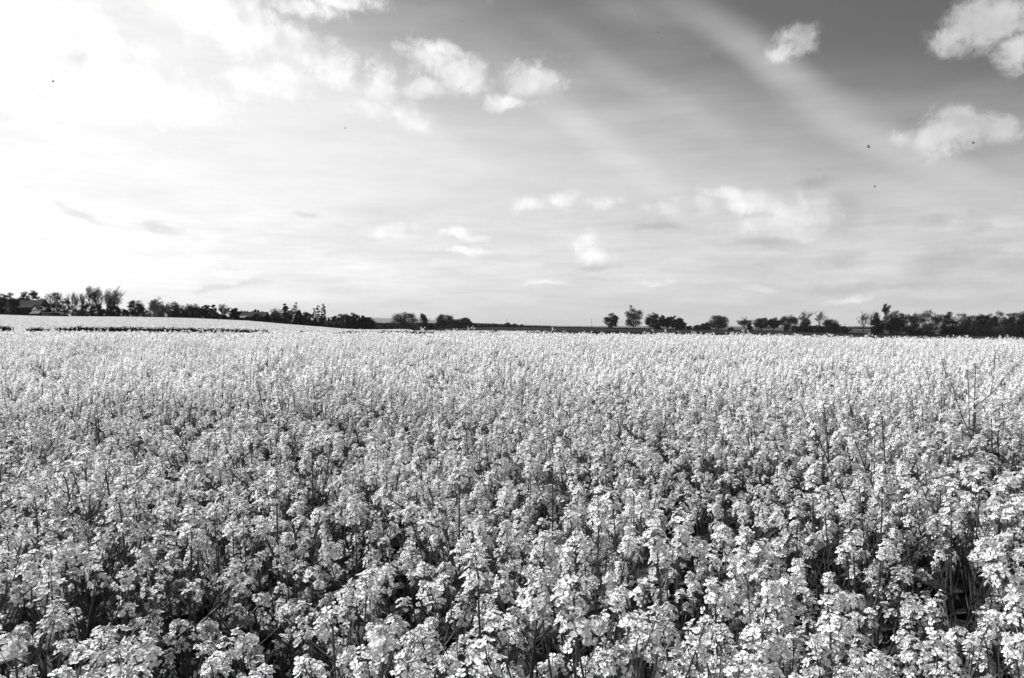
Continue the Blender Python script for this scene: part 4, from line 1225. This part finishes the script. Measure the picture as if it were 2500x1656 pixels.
house('cottage_row', 584, 653, 773, 762.5, 435, 8, 'long low row of cottages under one tiled roof with many chimneys', M['brick'], M['greytiles'], chims=((590, 759), (597, 759.5), (604, 760), (615.5, 760.5), (640.5, 760.5)), wins=tuple((a, a + .05, .25, .7) for a in (-.9, -.7, -.45, -.2, .1)))
house('cottage', 620, 641, 774, 766, 428, 7, 'dark gabled cottage in front of the long row', M['brick'], M['tiles'], gable_front=True, wins=((-.3, -.05, .2, .7), (.1, .35, .2, .7)))
house('bungalow', 587, 606, 775.5, 772.5, 424, 4, 'low flat roofed outhouse below the long row of chimneys', M['brick'], M['slate'], cat='outhouse')
house('white_cottage', 2286, 2292, 810, 806, 486, 5, 'sliver of a white walled cottage glimpsed under the pale bare tree', M['render'], M['tiles'], gable_front=True)

# ------------------------------------------------------------------ poles
def pole(px, top, D, label, mat, rad=.14, arm=True, name='telegraph_pole'):
    x = (px - 1250) / F * D; z0 = Hs(x, D) - .3
    h = EYE + (795 - top) / F * D - z0
    root = ob(name, None, loc=(x, D, z0)); tag(root, label, 'pole', 'thin poles on the skyline')
    mb = MB(); mb.tube([Vector((0, 0, 0)), Vector((0, 0, h))], [rad, rad * .75], mat, 8, True); ob('post', mb.mesh('post', True), root)
    if arm:
        mb = MB(); mb.box((-.55, -.06, h - .5), (.55, .06, h - .38), mat); ob('crossarm', mb.mesh('crossarm'), root)
        for s in (-.45, .45):
            mb = MB(); mb.tube([Vector((s, 0, h - .38)), Vector((s, 0, h - .22))], [.05, .04], M['white'], 6, True); ob('insulator', mb.mesh('insulator'), root)
pole(1237.5, 779.5, 690, 'thin pole above the small distant trees on the hedge', M['pole'])
pole(1444.6, 779, 684, 'tallest thin pole standing alone on the crest before the ragged oak', M['pole'])
pole(2063, 788, 548, 'stouter short pole above the black round bush', M['pole'], .18, False)
pole(842, 775, 512, 'pale post showing against the dark clump by the field corner', M['barkpale'], .12, False, 'pale_post')
pole(1675, 793, 672, 'stubby pointed post beside the black dome tree', M['pole'], .3, False, 'gate_post')

# ------------------------------------------------------------------ insects in the air over the crop
def insect(px, py, D, L, tilt, label):
    root = ob('flying_insect', None, loc=P(px, py, D)); root.empty_display_size = .01
    tag(root, label, 'insect', 'insects flying over the blossom')
    root.rotation_euler = (random.uniform(-.3, .3), tilt, random.uniform(-.8, .8))
    mb = MB()
    pts = [Vector((-L * .5, 0, -L * .05)), Vector((-L * .3, 0, 0)), Vector((-L * .05, 0, .02 * L)), Vector((L * .05, 0, .04 * L)), Vector((L * .25, 0, .05 * L)), Vector((L * .36, 0, .05 * L)), Vector((L * .48, 0, .02 * L))]
    mb.tube(pts, [L * .03, L * .11, L * .13, L * .07, L * .14, L * .08, L * .05], M['insect'], 8, True)
    ob('body', mb.mesh('body', True), root)
    for s in (-1, 1):
        w_ = MB()
        w_.add([Vector((L * .2, s * .05 * L, .14 * L)), Vector((L * .1, s * .35 * L, .4 * L)), Vector((-L * .25, s * .55 * L, .55 * L)), Vector((-L * .35, s * .35 * L, .4 * L)), Vector((0, s * .08 * L, .14 * L))], [(0, 1, 2, 3, 4)], M['wing'])
        ob('wing', w_.mesh('wing'), root)
random.seed(4)
insect(2121, 360, 2.6, .013, .1, 'largest dark winged insect in the streak between the two cloud heaps')
insect(2377, 350, 3.0, .012, -.3, 'dark insect flying before the white heaped cloud')
insect(2137, 456, 3.2, .011, -.7, 'small dark insect above the dim low cloud')
insect(130, 200, 2.8, .012, .1, 'lone grey insect against the brightest part of the sky')
insect(843, 314, 4.0, .010, .4, 'small dark insect under the small central clouds')
insect(1130, 52, 5.0, .009, 0, 'tiny insect high in the clear sky beside the cloud bank')
insect(1606, 80, 4.5, .009, .5, 'upper tiny insect of the close pair near the soft streak')
insect(1617, 68, 4.8, .009, .2, 'topmost tiny insect of the close pair near the soft streak')
insect(1540, 750, 1.6, .008, .1, 'dark insect hovering just over the tallest crest tree')

# ------------------------------------------------------------------ air
mb = MB(); mb.box((-27500, -3200, -200), (27500, 26900, 330), None)
hz = bpy.data.meshes.new('haze'); hz.from_pydata([tuple(v) for v in mb.v], [], mb.f)
hm = bpy.data.materials.new('haze_air'); hm.use_nodes = True
t = hm.node_tree; t.nodes.remove(t.nodes['Principled BSDF'])
pv = t.nodes.new('ShaderNodeVolumePrincipled'); pv.inputs['Color'].default_value = (.92, .92, .92, 1); pv.inputs['Density'].default_value = 3.2e-5
t.links.new(pv.outputs[0], t.nodes['Material Output'].inputs['Volume'])
hz.materials.append(hm)
tag(ob('haze', hz), kind='stuff')
sc.cycles.volume_bounces = 0
sc.cycles.max_bounces = 8
sc.cycles.transparent_max_bounces = 8
sc.cycles.use_denoising = True
